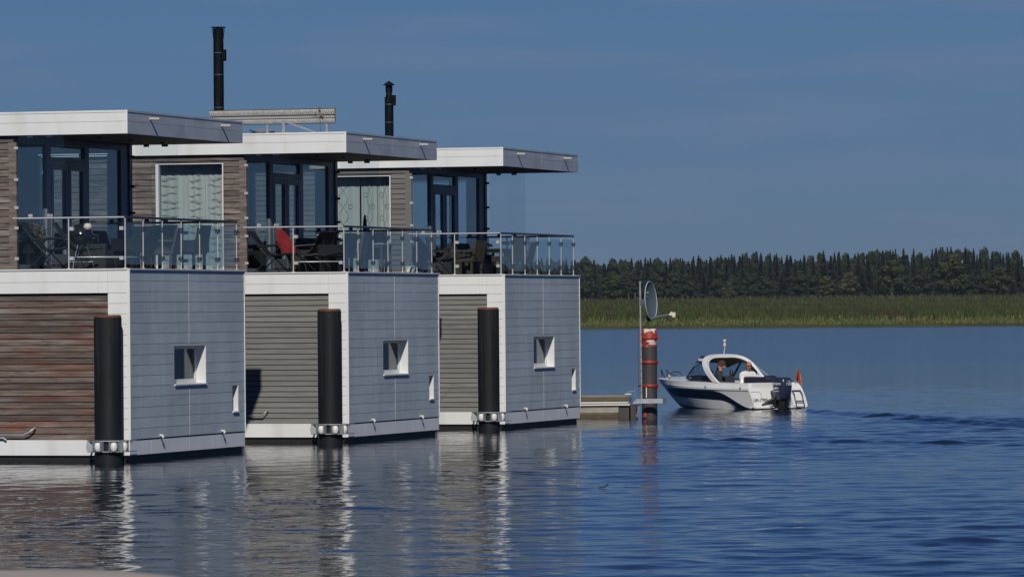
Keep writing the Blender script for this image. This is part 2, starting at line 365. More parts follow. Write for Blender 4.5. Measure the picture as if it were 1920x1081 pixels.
# ---------------------------------------------------------------- far shore: ground, reeds, forest
def gz(x, y):
    return (.25 + (y - 746) * .0077 + .25 * math.sin(x * .021 + y * .013) * min(1, (y - 746) / 120)) if y > 746 else -1.5
mb = MB(); mb.smooth = True
gy = [-200, 400, 735, 744.8, 745.6, 747, 755, 770, 800, 850, 900, 1000, 1100, 1200, 1300, 1400, 1500, 2000, 8500]
gx = [-6000, -2500, -900] + list(range(-300, 501, 10)) + [800, 1300, 2500, 6000]
P = []
for yy in gy:
    row = []
    for xx in gx:
        bank = .9 * math.sin(xx * .11) + .7 * math.sin(xx * .047 + 1) + 2 * math.sin(xx * .013)
        y_ = yy + bank if 740 < yy < 800 else yy
        z_ = -1.8 if yy < 745 else (-.05 if yy < 746 else (.28 if yy == 747 else gz(xx, min(yy, 1600))))
        row.append((xx, y_, z_))
    P.append(row)
mb.grid(P)
MT['meadow'] = mat('marsh_meadow', (.055, .070, .024), .95, spec=.1, noise=((.08, .05, .5), .3), coords='Object',
                   tint=[((.055, .048, .028), (.03, .02, 1), .48, .62), ((.07, .062, .026), (.06, .03, 1), .6, .72)])
tag(mb.build('ground', 'meadow'), kind='structure', label='flat marsh meadow on the far shore rising towards the forest')

MT['reed_green'] = mat('green_reeds', (.056, .074, .022), .95, spec=.1, island=.5)
MT['reed_dark'] = mat('dark_green_reeds', (.036, .046, .018), .95, spec=.1, island=.5)
MT['reed_dry'] = mat('dry_brown_reeds', (.055, .038, .024), .95, spec=.1, island=.5)
MT['reed_pale'] = mat('pale_yellow_grass', (.120, .125, .045), .95, spec=.1, island=.5)
mb = MB(); r2 = random.Random(11)
def pick(x, y):
    a = math.sin(x * .09 + y * .02) + math.sin(x * .031 - y * .05 + 2) + .6 * math.sin(x * .23 + y * .11)
    if y < 752: return 3 if r2.random() < .55 else (2 if a > .6 and r2.random() < .6 else 0)
    if x < 25 and 790 < y < 900: return 2 if r2.random() < .65 else 0
    q = r2.random()
    if a > .9: return 2 if q < .45 else 1
    if a < -.7: return 0 if q < .7 else 1
    return 0 if q < .45 else (1 if q < .92 else 2)
for k in range(46000):
    u = r2.random()
    y = 747.2 + 650 * u ** 3.0
    x = r2.uniform(-.02 * y - 5, .104 * y + 8)
    b_ = .9 * math.sin(x * .11) + .7 * math.sin(x * .047 + 1) + 2 * math.sin(x * .013)
    y += b_ * max(0, (800 - y) / 53)
    f = min(1, (y - b_ - 746.5) / 9)
    h = (.45 + 1.75 * f) * r2.uniform(.6, 1.12)
    if y > 860: h = r2.uniform(.4, 1.3)
    mb.cur = pick(x, y - b_)
    wd = r2.uniform(.07, .24); zz = max(.1, gz(x, y)) - .1
    for j in range(2):
        a = r2.random() * 3.14; dx, dy = math.cos(a) * wd, math.sin(a) * wd; lx = r2.uniform(-.2, .2); ox = r2.uniform(-.4, .4)
        mb.add([(x + ox - dx, y - dy, zz), (x + ox + dx, y + dy, zz), (x + ox + lx + dx * .4, y, zz + h * .85), (x + ox + lx, y, zz + h)], [(0, 1, 2, 3)])
tag(mb.build('reeds', ['reed_green', 'reed_dark', 'reed_dry', 'reed_pale'], fixn=False), 'mixed green and brown reeds and grass along the far bank', 'reeds', kind='stuff')

def spruce_mesh(seed, h, r, full=.9):
    q = random.Random(seed); c = MB(); z = h * .08
    while z < h:
        f = 1 - z / h; R_ = r * (f ** 1.05) * q.uniform(.6, 1.3) * 1.15 + .14; nb = int(5 + 11 * f); a0 = q.random() * 6.28
        for k in range(nb):
            a = a0 + 6.283 * k / nb + q.uniform(-.25, .25); L_ = R_ * q.uniform(.65, 1.15); ca, sa = math.cos(a), math.sin(a)
            dr = L_ * q.uniform(.15, .45); w_ = .22 + L_ * .16
            for (t0, t1) in ((0.1, .6), (.45, 1.0)):
                x0, y0, z0 = ca * L_ * t0, sa * L_ * t0, z - dr * t0 + q.uniform(-.1, .1)
                x1, y1, z1 = ca * L_ * t1, sa * L_ * t1, z - dr * t1 + q.uniform(-.1, .1)
                c.add([(x0 - sa * w_, y0 + ca * w_, z0 - .12), (x0 + sa * w_, y0 - ca * w_, z0 - .12), (x1 + sa * w_ * .3, y1 - ca * w_ * .3, z1), (x1 - sa * w_ * .3, y1 + ca * w_ * .3, z1)], [(0, 1, 2, 3)])
                c.add([(x0, y0, z0 + .14), (x0, y0, z0 - w_ * 1.3), (x1, y1, z1 - w_ * .7), (x1, y1, z1 + .05)], [(0, 1, 2, 3)])
        z += (.28 + .30 * f) * q.uniform(.8, 1.2)
    c.tube([(0, 0, h * .9), (0, 0, h * 1.02)], [.07, .03], 4)
    t_ = MB(); t_.tube([(0, 0, 0), (0, 0, h * .5), (0, 0, h * .97)], [.02 * h, .012 * h, .02], 6)
    return c, t_
def broad_mesh(seed, h, r, nl=2600, sz=.34):
    q = random.Random(seed); c = MB(); cl = []
    for k in range(26):
        a = q.random() * 6.28; e = q.uniform(0, 1); zz = h * (.22 + .72 * e)
        pr = r * math.sin(math.pi * min(1, .18 + .80 * e)) ** .7
        d = pr * math.sqrt(q.random()) * .8
        cl.append((math.cos(a) * d, math.sin(a) * d, zz, q.uniform(.22, .38) * r))
    for k in range(nl):
        x, y, z, cr_ = cl[k % len(cl)]
        v = Vector((q.gauss(0, 1), q.gauss(0, 1), q.gauss(0, .8))).normalized() * cr_ * q.uniform(.65, 1.12)
        p = Vector((x, y, z)) + v; s_ = sz * q.uniform(.5, 1.2)
        nrm = (v.normalized() + Vector((q.uniform(-.7, .7), q.uniform(-.7, .7), q.uniform(-.4, .9)))).normalized()
        a_ = nrm.orthogonal().normalized(); b2 = nrm.cross(a_)
        c.add([p - a_ * s_ - b2 * s_ * .6, p + a_ * s_ - b2 * s_ * .5, p + a_ * s_ * .7 + b2 * s_ * .6, p - a_ * s_ * .6 + b2 * s_ * .7], [(0, 1, 2, 3)])
    t_ = MB(); t_.tube([(0, 0, 0), (.1, 0, h * .3), (0, .1, h * .75)], [.028 * h, .02 * h, .03], 7)
    for k in range(7):
        x, y, z, cr_ = cl[k * 3]; t_.tube([(0.05, 0, h * q.uniform(.2, .45)), (x * .6, y * .6, z * .85), (x, y, z)], [.010 * h, .006 * h, .02], 5)
    return c, t_
def tree_proto(gen, mt, args):
    c, t_ = gen(*args); e = bpy.data.objects.new('proto', None)
    a = c.build('crown', mt, None, False); b_ = t_.build('trunk', 'bark', None)
    return a, b_
def place_tree(proto, name, x, y, s, sz, label, cat, group):
    if group:
        px = 960 + 9554 * x / y
        label += (', seen past the last house' if px < 1085 else ', near the satellite dish' if px < 1250 else ', above the motor boat' if px < 1500 else
                  ', right of the boat and flag' if px < 1720 else ', towards the right edge')
    e = empty(name, (x, y, gz(x, y) - .1), rnd.random() * 6.28, label, cat, group); e.scale = (s, s, sz)
    for o in proto:
        c = o.copy(); COL.objects.link(c); c.parent = e
    return e
sp = [tree_proto(spruce_mesh, 'spruce', (20 + i, 12.5, 2.0 + .25 * i)) for i in range(4)]
pn = [tree_proto(spruce_mesh, 'pine', (40 + i, 12.5, 2.5)) for i in range(3)]
br = [tree_proto(broad_mesh, 'leaf', (60 + i, 10, 3.0)) for i in range(4)]
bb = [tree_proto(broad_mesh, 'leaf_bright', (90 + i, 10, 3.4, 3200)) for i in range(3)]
ol = [tree_proto(broad_mesh, 'leaf_olive', (80 + i, 7, 2.6, 2000, .28)) for i in range(2)]
def hprof(x):    # treetop height above ground, metres, along the forest front
    return 12.0 + 1.9 * min(1, max(0, (x - 30) / 85)) + .35 * math.sin(x * .13) + .3 * math.sin(x * .37 + 1)
x = -22.0; k = 0
while x < 152:      # back rows: dense spruce spires
    h = hprof(x) * (.93 + .04 * math.sin(x * .21)) * rnd.uniform(.93, 1.04); pr = pn[k % 3] if rnd.random() < .5 else sp[k % 4]
    if rnd.random() < (.75 if x < 30 else .45):
        place_tree(br[k % 4], 'pine_tree', x, 1424 + rnd.uniform(-4, 8), rnd.uniform(.6, .95), h * rnd.uniform(.93, 1.0) / 10, 'rounded treetop on the forest skyline', 'tree', 'rounded treetops on the forest skyline')
        x += 1.2
    place_tree(pr, 'spruce_tree', x, 1428 + rnd.uniform(-6, 10), rnd.uniform(.95, 1.5), h / 12.5, 'narrow spruce spire on the forest skyline', 'spruce', 'spruces in the back rows of the forest')
    x += rnd.uniform(.7, 1.7); k += 1
x = -20.0
while x < 150:      # middle row
    pr = sp[k % 4]; left = x < 45
    h = hprof(x) * rnd.uniform(.84, .98)
    if left and rnd.random() < .55:
        place_tree(br[k % 4], 'round_crowned_tree', x, 1412 + rnd.uniform(-3, 3), rnd.uniform(.8, 1.05), h * .98 / 10, 'dark round-crowned tree inside the forest', 'tree', 'round-crowned trees of the forest')
    else:
        place_tree(pr, 'spruce_tree', x, 1412 + rnd.uniform(-3, 3), rnd.uniform(.9, 1.3), h / 12.5, 'mid-height spruce inside the forest', 'spruce', 'spruces inside the forest')
    x += rnd.uniform(1.9, 3.0); k += 1
x = -20.0
while x < 150:      # front edge: lower, leafier
    q = rnd.random()
    if q < .62: place_tree(br[k % 4], 'leafy_tree', x, 1398 + rnd.uniform(-3, 3), rnd.uniform(.8, 1.15), rnd.uniform(.55, .8), 'low dark leafy tree at the forest edge', 'tree', 'leafy trees on the forest edge')
    else: place_tree(sp[k % 4], 'young_spruce', x, 1398 + rnd.uniform(-3, 3), rnd.uniform(.8, 1.1), rnd.uniform(.45, .65), 'young spruce at the forest edge', 'spruce', 'young spruces on the forest edge')
    x += rnd.uniform(3.2, 5.2); k += 1
def px2x(px, y): return (px - 960) / 9554 * y
for px, proto, s, sz, lab in ((1548, ol[0], 1.0, .80, 'small pale olive bush-like tree, left one of two at the forest edge'),
                              (1592, ol[1], 1.1, 1.0, 'pale olive rounded tree, right one of two at the forest edge'),
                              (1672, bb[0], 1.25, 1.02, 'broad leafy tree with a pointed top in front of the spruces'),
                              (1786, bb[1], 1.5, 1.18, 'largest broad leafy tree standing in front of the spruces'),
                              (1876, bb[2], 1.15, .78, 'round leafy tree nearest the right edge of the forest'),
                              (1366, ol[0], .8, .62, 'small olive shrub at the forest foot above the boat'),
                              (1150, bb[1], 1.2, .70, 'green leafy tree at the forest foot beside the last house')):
    place_tree(proto, 'leafy_tree', px2x(px, 1388), 1388, s, sz, lab, 'tree', None)
for p_ in sp + pn + br + ol + bb:
    for o in p_: bpy.data.objects.remove(o)
# deep mass of the wood behind the trees and away to the right, seen mostly in reflections
mb = MB(); r3 = random.Random(5)
for k in range(900):
    if k < 170: x, y, h = r3.uniform(-60, 175), r3.uniform(1445, 1500), r3.uniform(8, 10.5)
    elif k < 750: x, y, h = 600 + (k - 170) * 1.3, 1400 + r3.uniform(0, 60), r3.uniform(9, 13.5)
    else: x, y, h = 160 + (k - 750) * 3.0, 1400 + r3.uniform(0, 60), r3.uniform(10, 14)
    z = gz(x, min(y, 1500)) - .3; rr = r3.uniform(2.5, 4)
    pr = [(rr * .8 * r3.uniform(.8, 1.1), 0), (rr, h * .35), (rr * .7, h * .6), (rr * .35, h * .85), (.05, h)]
    mb.lathe(pr, (x, y, z), 7, smooth=False)
tag(mb.build('far_wood', 'pine'), 'dark depth of the wood behind the separate trees', 'wood', kind='stuff')

# ---------------------------------------------------------------- floating houses
ZD, ZF, ZT, WID, LEN, BAL = 3.765, 6.397, 6.85, 6.70, 12.0, 2.42
C0 = (-7.485, 99.365)
def lap_rows(mb, fn, u0, u1, z0, z1, step, holes=(), joints=(), thick=.022, lift=.014, gap=.006):
    """courses of lapped boards; fn(u, d, z) maps to local coordinates, d = distance out of the wall"""
    nrow = max(1, round((z1 - z0) / step)); st = (z1 - z0) / nrow; cuts = [u0] + sorted(j for j in joints if u0 < j < u1) + [u1]
    for r in range(nrow):
        a, b = z0 + r * st, z0 + (r + 1) * st - gap
        for c in range(len(cuts) - 1):
            for (p, q, za, zb) in rects(cuts[c] + .002, cuts[c + 1] - .002, a, b, list(holes)):
                fa = thick + lift * (1 - (za - a) / st); fb = thick + lift * (1 - (zb - a) / st)
                mb.hexa([fn(p, 0, za), fn(q, 0, za), fn(q, fa, za), fn(p, fa, za)], [fn(p, 0, zb), fn(q, 0, zb), fn(q, fb, zb), fn(p, fb, zb)])
def window_unit(parent, y0, y1, z0, z1, depth=.21, mull=False, name='window'):
    """recessed window in the front face (plane x=0)"""
    f = MB()
    f.box(-depth - .02, .022, y0, y0 + .02, z0, z1); f.box(-depth - .02, .022, y1 - .02, y1, z0, z1)
    f.box(-depth - .02, .022, y0 + .02, y1 - .02, z1 - .02, z1)
    o = f.build(name, 'whiteframe', parent)
    s = MB(); s.hexa([(-depth, y0 + .02, z0), (-depth, y1 - .02, z0), (.055, y1 - .02, z0 - .015), (.055, y0 + .02, z0 - .015)],
                     [(-depth, y0 + .02, z0 + .035), (-depth, y1 - .02, z0 + .035), (.055, y1 - .02, z0 + .012), (.055, y0 + .02, z0 + .012)])
    s.build('sill', 'trim', o)
    g = MB(); t_ = .07 if y1 - y0 > 1 else .04
    for (a, b, c, d) in ((y0 + .02, y0 + .02 + t_, z0 + .035, z1 - .02), (y1 - .02 - t_, y1 - .02, z0 + .035, z1 - .02)): g.box(-depth - .02, -depth + .03, a, b, c, d)
    g.box(-depth - .02, -depth + .03, y0 + .02 + t_, y1 - .02 - t_, z0 + .035, z0 + .035 + t_)
    g.box(-depth - .02, -depth + .03, y0 + .02 + t_, y1 - .02 - t_, z1 - .02 - t_, z1 - .02)
    g.build('frame', 'whiteframe', o)
    p = MB(); p.box(-depth - .005, -depth + .004, y0 + .02 + t_, y1 - .02 - t_, z0 + .035 + t_, z1 - .02 - t_); p.build('pane', 'roomglass', o)
    if y1 - y0 > 1:
        c = MB(); a = y0 + .1; pts = [(a + .04 * i, -depth - .12 - .02 * (i % 2)) for i in range(16)]
        P = [[(q[1], q[0] + (.12 if k else 0) * (1 - i / 16), zz) for i, q in enumerate(pts)] for k, zz in enumerate((z0 + .1, z1 - .08))]
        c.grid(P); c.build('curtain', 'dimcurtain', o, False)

def house(i, y_off, lower, upper, curtain, label):
    H_ = empty('floating_house', (C0[0] + UX * y_off, C0[1] + UY * y_off, 0), -TH, label, 'floating house', 'floating houses moored in a row')
    # pontoon
    f = MB(); f.box(-LEN + .04, -.06, .06, WID - .06, -.6, .125); f.build('pontoon', 'black', H_)
    f = MB(); f.box(-LEN, -.012, 0, .03, .12, .42); f.box(-LEN, -.012, WID - .03, WID, .12, .42); f.box(-LEN, -.012, .03, WID - .03, .30, .40)
    o = f.build('pontoon_skirt', 'white', H_)
    f = MB()
    for a, b in ((.0, 1.18), (1.186, 3.35), (3.356, WID)): f.box(-.012, .012, a, b, .12, .405)
    f.build('front_skirt', 'hullfront', H_)
    for yv in (1.65, 5.25):
        v = MB(); v.tube([(-.02, yv, .47), (.08, yv, .47), (.085, yv, .42)], .026, 8); v.build('vent_pipe', 'ivory', H_)
    # ground floor core walls with real openings
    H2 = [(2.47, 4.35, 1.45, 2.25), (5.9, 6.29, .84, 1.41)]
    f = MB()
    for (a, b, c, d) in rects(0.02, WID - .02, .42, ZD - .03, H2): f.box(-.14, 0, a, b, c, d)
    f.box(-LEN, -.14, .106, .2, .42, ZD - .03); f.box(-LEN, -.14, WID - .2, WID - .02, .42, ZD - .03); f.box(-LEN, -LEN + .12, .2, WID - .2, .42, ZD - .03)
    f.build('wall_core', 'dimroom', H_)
    f = MB(); lap_rows(f, lambda u, d, z: (d, u, z), .02, WID - .02, .43, ZD - .035, .207, H2, (3.36,), lift=.0035, gap=.0025)
    f.build('front_cladding', 'grey', H_)
    f = MB()
    for a_, b_ in ((.43, 1.44), (2.27, ZD - .04)): f.box(.02, .030, 3.354, 3.366, a_, b_)
    f.build('joint_strip', 'spout', H_)
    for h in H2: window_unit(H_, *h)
    # near side: white column, white band, boards
    f = MB(); lap_rows(f, lambda u, d, z: (-u, .045 - d, z), .03, .43, .425, 3.29, .207, thick=.03, lift=.006)
    lap_rows(f, lambda u, d, z: (-u, .045 - d, z), .03, LEN, 3.29, ZD - .035, .22, (), (.43, 3.9, 8), thick=.034, lift=.004)
    f.box(-.43, -.03, .045, .08, .42, 3.29); f.box(-LEN, -.03, .045, .08, 3.29, ZD - .035)
    f.build('side_panels', 'white', H_)
    f = MB(); lap_rows(f, lambda u, d, z: (-u, .10 - d, z), .435, LEN, .425, 3.27, .1245 if i == 0 else .1185, thick=.018, lift=.016, gap=.017,
                       joints=() if i else (2.9, 7.1))
    f.build('side_boards', lower, H_)
    f = MB(); f.box(-LEN + .01, -.44, .1005, .104, .43, 3.27); f.build('gap_shade_sheet', 'black', H_)  # black sheet added behind the boards as the shadow under each lip
    f = MB(); f.box(-.028, .034, -.004, .022, .41, ZD - .03); f.build('corner_trim', 'white', H_); f = MB(); f.box(-.03, .036, WID - .022, WID + .004, .41, ZD - .03); f.build('corner_trim', 'white', H_)
    f = MB()
    f.box(-LEN, .05, -.012, .14, ZD - .03, ZD); f.box(-.12, .05, .14, WID - .14, ZD - .03, ZD); f.box(-LEN, .05, WID - .14, WID + .012, ZD - .03, ZD)
    f.build('deck_edge_cap', 'trim' if i else 'trim', H_)
    f = MB(); f.box(-LEN, -.12, .14, WID - .14, ZD - .10, ZD - .04); f.build('balcony_floor', 'deck', H_)
    # hose / pipe on the near side
    if i == 0:
        f = MB(); f.tube([(-3.3, -.05, .52), (-2.2, -.05, .52), (-2.08, -.05, .57), (-1.99, -.03, .64), (-1.98, 0.03, .66)], .020, 8)
        f.tube([(-2.9, -.05, .46), (-2.62, -.05, .46), (-2.56, -.05, .42)], .022, 8); f.build('drain_pipe', 'galv', H_)
    if i == 1:
        f = MB(); f.tube([(-2.4, -.03, .60), (-1.98, -.04, .60), (-1.88, -.04, .70), (-1.87, .03, .72)], .014, 8); f.build('drain_pipe', 'galv', H_)
    # upper storey
    side_h = [(2.9, 4.5, ZD, 6.23), (7.0, 9.0, 4.7, 6.1)]
    f = MB()
    for yy, q in ((.127, 1), (WID - .22, 1)):
        for (a, b, c, d) in rects(BAL + .02, LEN - .3, ZD - .03, ZF, side_h): f.box(-b, -a, yy, yy + .1, c, d)
    f.box(-LEN + .3, -LEN + .4, .22, WID - .22, ZD - .03, ZF)
    f.box(-LEN + .4, -8.2, .22, 2.4, ZD - .03, ZF)
    f.build('upper_wall_core', 'inner', H_)
    f = MB()
    for (a, b, c, d) in rects(BAL + .03, LEN - .31, ZD, ZF - .14, side_h): f.box(-b, -a, .1205, .126, c, d)
    f.build('gap_shade_sheet', 'black', H_)  # dark sheet stands in for shade in the upper board gaps
    f = MB(); f.box(-LEN + .4, -BAL - .12, .22, WID - .22, ZD - .035, ZD - .02); f.build('interior_floor', 'innerfloor', H_)
    f = MB()
    lap_rows(f, lambda u, d, z: (-u, .12 - d, z), BAL + .1, LEN - .3, ZD, ZF - .14, .128 if i < 2 else .125, side_h, (2.88, 4.6), thick=.018, lift=.016, gap=.016)
    f.box(-LEN + .3, -BAL - .0, .085, .118, ZF - .135, ZF - .005)
    f.build('upper_side_boards', upper, H_)
    f = MB(); lap_rows(f, lambda u, d, z: (-u, WID - .12 + d, z), BAL + .1, LEN - .3, ZD, ZF, .13, side_h, (2.88, 4.6), thick=.018, lift=.014)
    f.build('upper_side_boards', upper, H_)
    # side windows, both sides
    for yo, sg in ((.10, 1), (WID - .10, -1)):
        f = MB(); yi = yo + .02 * sg; ya, yb = sorted((yo - .02 * sg, yo + .11 * sg))
        f.box(-4.5, -4.435, ya, yb, ZD + .005, 6.21); f.box(-2.925, -2.90, ya, yb, ZD + .005, 6.21); f.box(-4.435, -2.925, ya + .03, yb, 6.19, 6.21); f.box(-4.435, -2.925, ya, yb, ZD + .005, ZD + .08)
        o = f.build('side_window', 'whiteframe', H_)
        p = MB(); yc = yo + .05 * sg; p.box(-4.435, -2.925, yc - .004, yc + .004, ZD + .08, 6.19); p.build('pane', 'screen', o)
        f = MB(); f.box(-9.0, -8.92, ya, yb, 4.7, 6.1); f.box(-7.08, -7, ya, yb, 4.7, 6.1)
        f.box(-8.92, -7.08, ya, yb, 4.7, 4.78); f.box(-8.92, -7.08, ya, yb, 6.02, 6.1)
        o = f.build('side_window', 'whiteframe', H_)
        p = MB(); p.box(-8.92, -7.08, yc - .004, yc + .004, 4.78, 6.02); p.build('pane', 'glaze', o)
    if curtain:
        yc = .42; gaps = [(-4.66, -3.93), (-3.932, -3.43), (-3.432, -2.94)] if curtain == 'leaf' else [(-4.66, -3.80), (-3.76, -3.34), (-3.33, -2.98)]
        for a, b in gaps:
            f = MB(); n_ = 14
            P = [[(a + (b - a) * k / n_, yc + .010 * math.sin(k * 1.6), zz) for k in range(n_ + 1)] for zz in (ZD + .02, 6.25)]
            f.grid(P); f.cur = 1; q = random.Random(int(a * 100)); cx = (a + b) / 2; hw = (b - a) * .40
            def strip(pts, wfun):
                up, dn = [], []
                for k, (px_, pz_) in enumerate(pts):
                    w_ = wfun(k / (len(pts) - 1)); up.append((px_, yc - .016, pz_ + w_)); dn.append((px_, yc - .016, pz_ - w_))
                f.grid([dn, up])
            if curtain == 'leaf':
                zz = ZD + .15; k2 = 0
                while zz < 6.15:
                    sgn = 1 if k2 % 2 else -1; amp = q.uniform(.012, .026) * sgn
                    c0 = cx + q.uniform(-.06, .06)
                    pts = [(c0 - hw * .8 + 1.6 * hw * t_ / 12, zz + amp * math.sin(t_ / 12 * 6.28)) for t_ in range(13)]
                    fat = .026 if k2 % 3 == 0 else .014
                    strip(pts, lambda t_: .003 + fat * math.sin(math.pi * t_) ** 1.5); zz += q.uniform(.14, .19); k2 += 1
            else:
                for ph in (0, math.pi):
                    pr = None
                    for k in range(60):
                        zz = ZD + .05 + 2.4 * k / 59; x_ = cx + hw * .38 * math.sin(zz * 7.5 + ph) * (1 if ph == 0 else .8)
                        if pr: f.hexa([(pr[0] - .008, yc - .016, pr[1]), (pr[0] + .008, yc - .016, pr[1]), (pr[0] + .008, yc - .013, pr[1]), (pr[0] - .008, yc - .013, pr[1])],
                                      [(x_ - .008, yc - .016, zz), (x_ + .008, yc - .016, zz), (x_ + .008, yc - .013, zz), (x_ - .008, yc - .013, zz)])
                        pr = (x_, zz)
                for k in range(8):
                    cz = ZD + .25 + k * .29; c0 = cx + (hw * .55 if k % 2 else -hw * .55)
                    pts = [(c0 + .055 * math.cos(t_ * .5), yc - .015, cz + .055 * math.sin(t_ * .5)) for t_ in range(13)]
                    f.tube(pts, .006, 4)
            f.build('curtain_panel', ['curtain', 'curtain_mark'], H_, False)
    # glazed wall onto the balcony (plane x=-BAL)
    XB = -BAL
    f = MB(); T = 6.27
    f.box(XB - .09, XB, .10, .20, ZD - .03, ZF - .002); f.box(XB - .09, XB, 6.0, 6.42, ZD - .03, ZF - .002)
    f.box(XB - .09, XB, .20, 6.0, T, ZF - .002); f.box(XB - .09, XB, .20, 6.0, ZD - .03, ZD + .10)
    f.box(XB - .09, XB + .004, 1.84, 2.06, ZD + .10, T); f.box(XB - .09, XB + .004, 3.94, 4.16, ZD + .10, T)
    f.box(XB - .09, XB, 2.06, 3.94, 5.93, 6.03)
    GW = f.build('glazed_wall', 'frame', H_)
    for a, b, c, d in ((.20, 1.84, ZD + .10, T), (4.16, 6.0, ZD + .10, T), (2.06, 3.94, 6.03, T - .04)):
        p = MB(); p.box(XB - .05, XB - .042, a, b, c, d); p.build('pane', 'glaze', GW)
    for a, b in ((2.06, 2.985), (3.015, 3.94)):
        f = MB(); zt = 5.92; f.box(XB - .07, XB + .012, a, a + .14, ZD + .11, zt); f.box(XB - .07, XB + .012, b - .14, b, ZD + .11, zt)
        f.box(XB - .07, XB + .012, a + .14, b - .14, ZD + .11, ZD + .32); f.box(XB - .07, XB + .012, a + .14, b - .14, zt - .14, zt)
        d_ = f.build('balcony_door', 'frame', H_)
        p = MB(); p.box(XB - .035, XB - .027, a + .14, b - .14, ZD + .32, zt - .14); p.build('pane', 'glaze', d_)
        hd = MB(); yh = b - .07 if a < 2.5 else a + .07
        if a > 2.5: hd.tube([(XB + .012, yh, 4.8), (XB + .06, yh, 4.8), (XB + .06, yh + .11, 4.8)], .012, 6); hd.build('handle', 'steel', d_)
    f = MB(); f.box(XB - .10, XB + .03, 6.42, 6.58, ZD - .03, ZF - .002); f.build('corner_post', 'dark', H_)
    f = MB(); f.box(XB - .10, XB + .06, .085, .10 - .004, ZD, ZF - .14); f.box(XB, XB + .06, .0965, .16, ZD, ZF - .14); f.build('corner_post', upper, H_)
    # curtain strips inside the lounge
    for (a, b) in ((.55, .95), (4.5, 4.95)):
        f = MB(); n_ = 10; P = [[(XB - .35 + .03 * math.sin(k * 1.9), a + (b - a) * k / n_, zz) for k in range(n_ + 1)] for zz in (ZD, 6.2)]
        f.grid(P); f.build('lounge_curtain', 'curtain', H_, False)
    f = MB(); f.box(XB - 1.5, XB - .7, .5, 1.7, ZD - .02, ZD + .80); f.box(XB - 1.3, XB - .8, 4.2, 6.0, ZD - .02, ZD + .75); f.box(XB - 3.4, XB - 2.9, .3, 6.2, ZD - .02, ZD + .95); f.build('lounge_furniture', 'fabric_dark', H_)
    # clear wind screens, near and far side
    for yy, nm in ((.10, 'near'), (6.56, 'far')):
        p = MB(); p.box(XB + .10, -1.36, yy, yy + .010, ZD + 1.03, ZF - .004); o = p.build('wind_screen', 'screen', H_)
        for z in (6.12, 5.5, 4.95, 4.55, 3.95):
            c = MB(); c.box(XB + .02, XB + .10, yy - .03, yy - .002, z, z + .055); c.build('clip', 'steel' if nm == 'near' else 'dark', o)
        for xx in (XB + .35, XB + .75, -1.65):
            for b_ in ((xx - .04, xx + .04, yy - .02, yy + .03, ZD + 1.025, ZD + 1.08), (xx - .05, xx + .05, yy - .03, yy + .04, ZF - .05, ZF - .003)):
                c = MB(); c.box(*b_); c.build('clip', 'steel' if nm == 'near' else 'dark', o)
    # railing
    RL = empty('railing', (0, 0, 0)); RL.parent = H_
    zr = ZD + 1.0
    def post(x, y, mt='steel'):
        f = MB(); f.tube([(x, y, ZD - .01), (x, y, zr - .02)], .015, 8); f.tube([(x, y, ZD), (x, y, ZD + .012)], .045, 10); return f.build('rail_post', mt, RL)
    f = MB(); f.tube([(XB - .02, .09, zr), (-.10, .09, zr)], .018, 10); f.build('hand_rail', 'steel', RL)
    f = MB(); f.tube([(-.09, .09, zr), (-.09, WID - .15, zr)], .025, 10); f.build('hand_rail', 'rail_dark', RL)
    f = MB(); f.tube([(-.10, WID - .15, zr), (XB, WID - .15, zr)], .024, 10); f.build('hand_rail', 'rail_dark', RL)
    py = [.09] + [1.08 * k for k in range(1, 6)] + [WID - .15]
    for k, y in enumerate(py):
        o = post(-.09, y)
        if k:
            for z in (ZD + .17, ZD + .75): c = MB(); c.box(-.125, -.055, y - .055, y + .055, z, z + .08); c.build('clamp', 'clamp', o)
    for x, yy in ((-1.27, .09), (-1.27, WID - .15), (XB + .06, WID - .15)):
        o = post(x, yy)
        for z in (ZD + .17, ZD + .75):
            c = MB(); c.box(x + .02, x + .11, yy - .03, yy + .03, z, z + .07); c.build('clamp', 'steel', o)
            if yy < 1 : c = MB(); c.box(-.2, -.12, yy - .03, yy + .03, z, z + .07); c.build('clamp', 'steel', o)
    for k in range(len(py) - 1):
        p = MB(); p.box(-.095, -.087, py[k] + .022, py[k + 1] - .022, ZD + .08, zr - .10); p.build('glass_panel', 'railglass', RL)
    for a, b in ((XB + .06, -1.31), (-1.23, -.14)):
        for yy in (.086, WID - .154):
            p = MB(); p.box(a, b, yy, yy + .008, ZD + .08, zr - .10); p.build('glass_panel', 'screen', RL)
    # roof
    RF = MB(); RF.box(-LEN + .03, -.03, .03, WID - .03, ZF + .03, ZT - .04); RF = RF.build('roof', 'roofing', H_)
    f = MB(); f.box(-LEN + .02, -.012, .012, WID - .012, ZF, ZF + .028); f.build('soffit', 'soffit', RF)
    zm = (ZF + ZT) / 2 + .01
    f = MB()
    for a, b in ((-LEN, -5.2), (-5.194, -.022)):
        f.box(a, b, -.014, .010, ZF - .004, zm - .003); f.box(a, b, -.010, .010, zm + .003, ZT - .045); f.box(a, b, -.020, .06, ZT - .04, ZT)
    f.build('side_fascia', 'white', RF)
    f = MB(); f.box(-.02, .018, -.022, .004, ZF - .006, ZT + .003); f.build('corner_trim', 'white', RF)
    f = MB()
    for a, b in ((.008, 3.35), (3.356, WID)):
        f.box(-.010, .010, a, b, ZF - .004, zm - .003); f.box(-.010, .006, a, b, zm + .003, ZT - .045)
    f.box(-.06, .016, .008, WID, ZT - .04, ZT)
    f.build('front_fascia', 'fascia_grey', RF)
    f = MB(); f.box(-LEN, -.012, WID - .012, WID + .01, ZF - .004, ZT); f.build('side_fascia', 'white', RF)
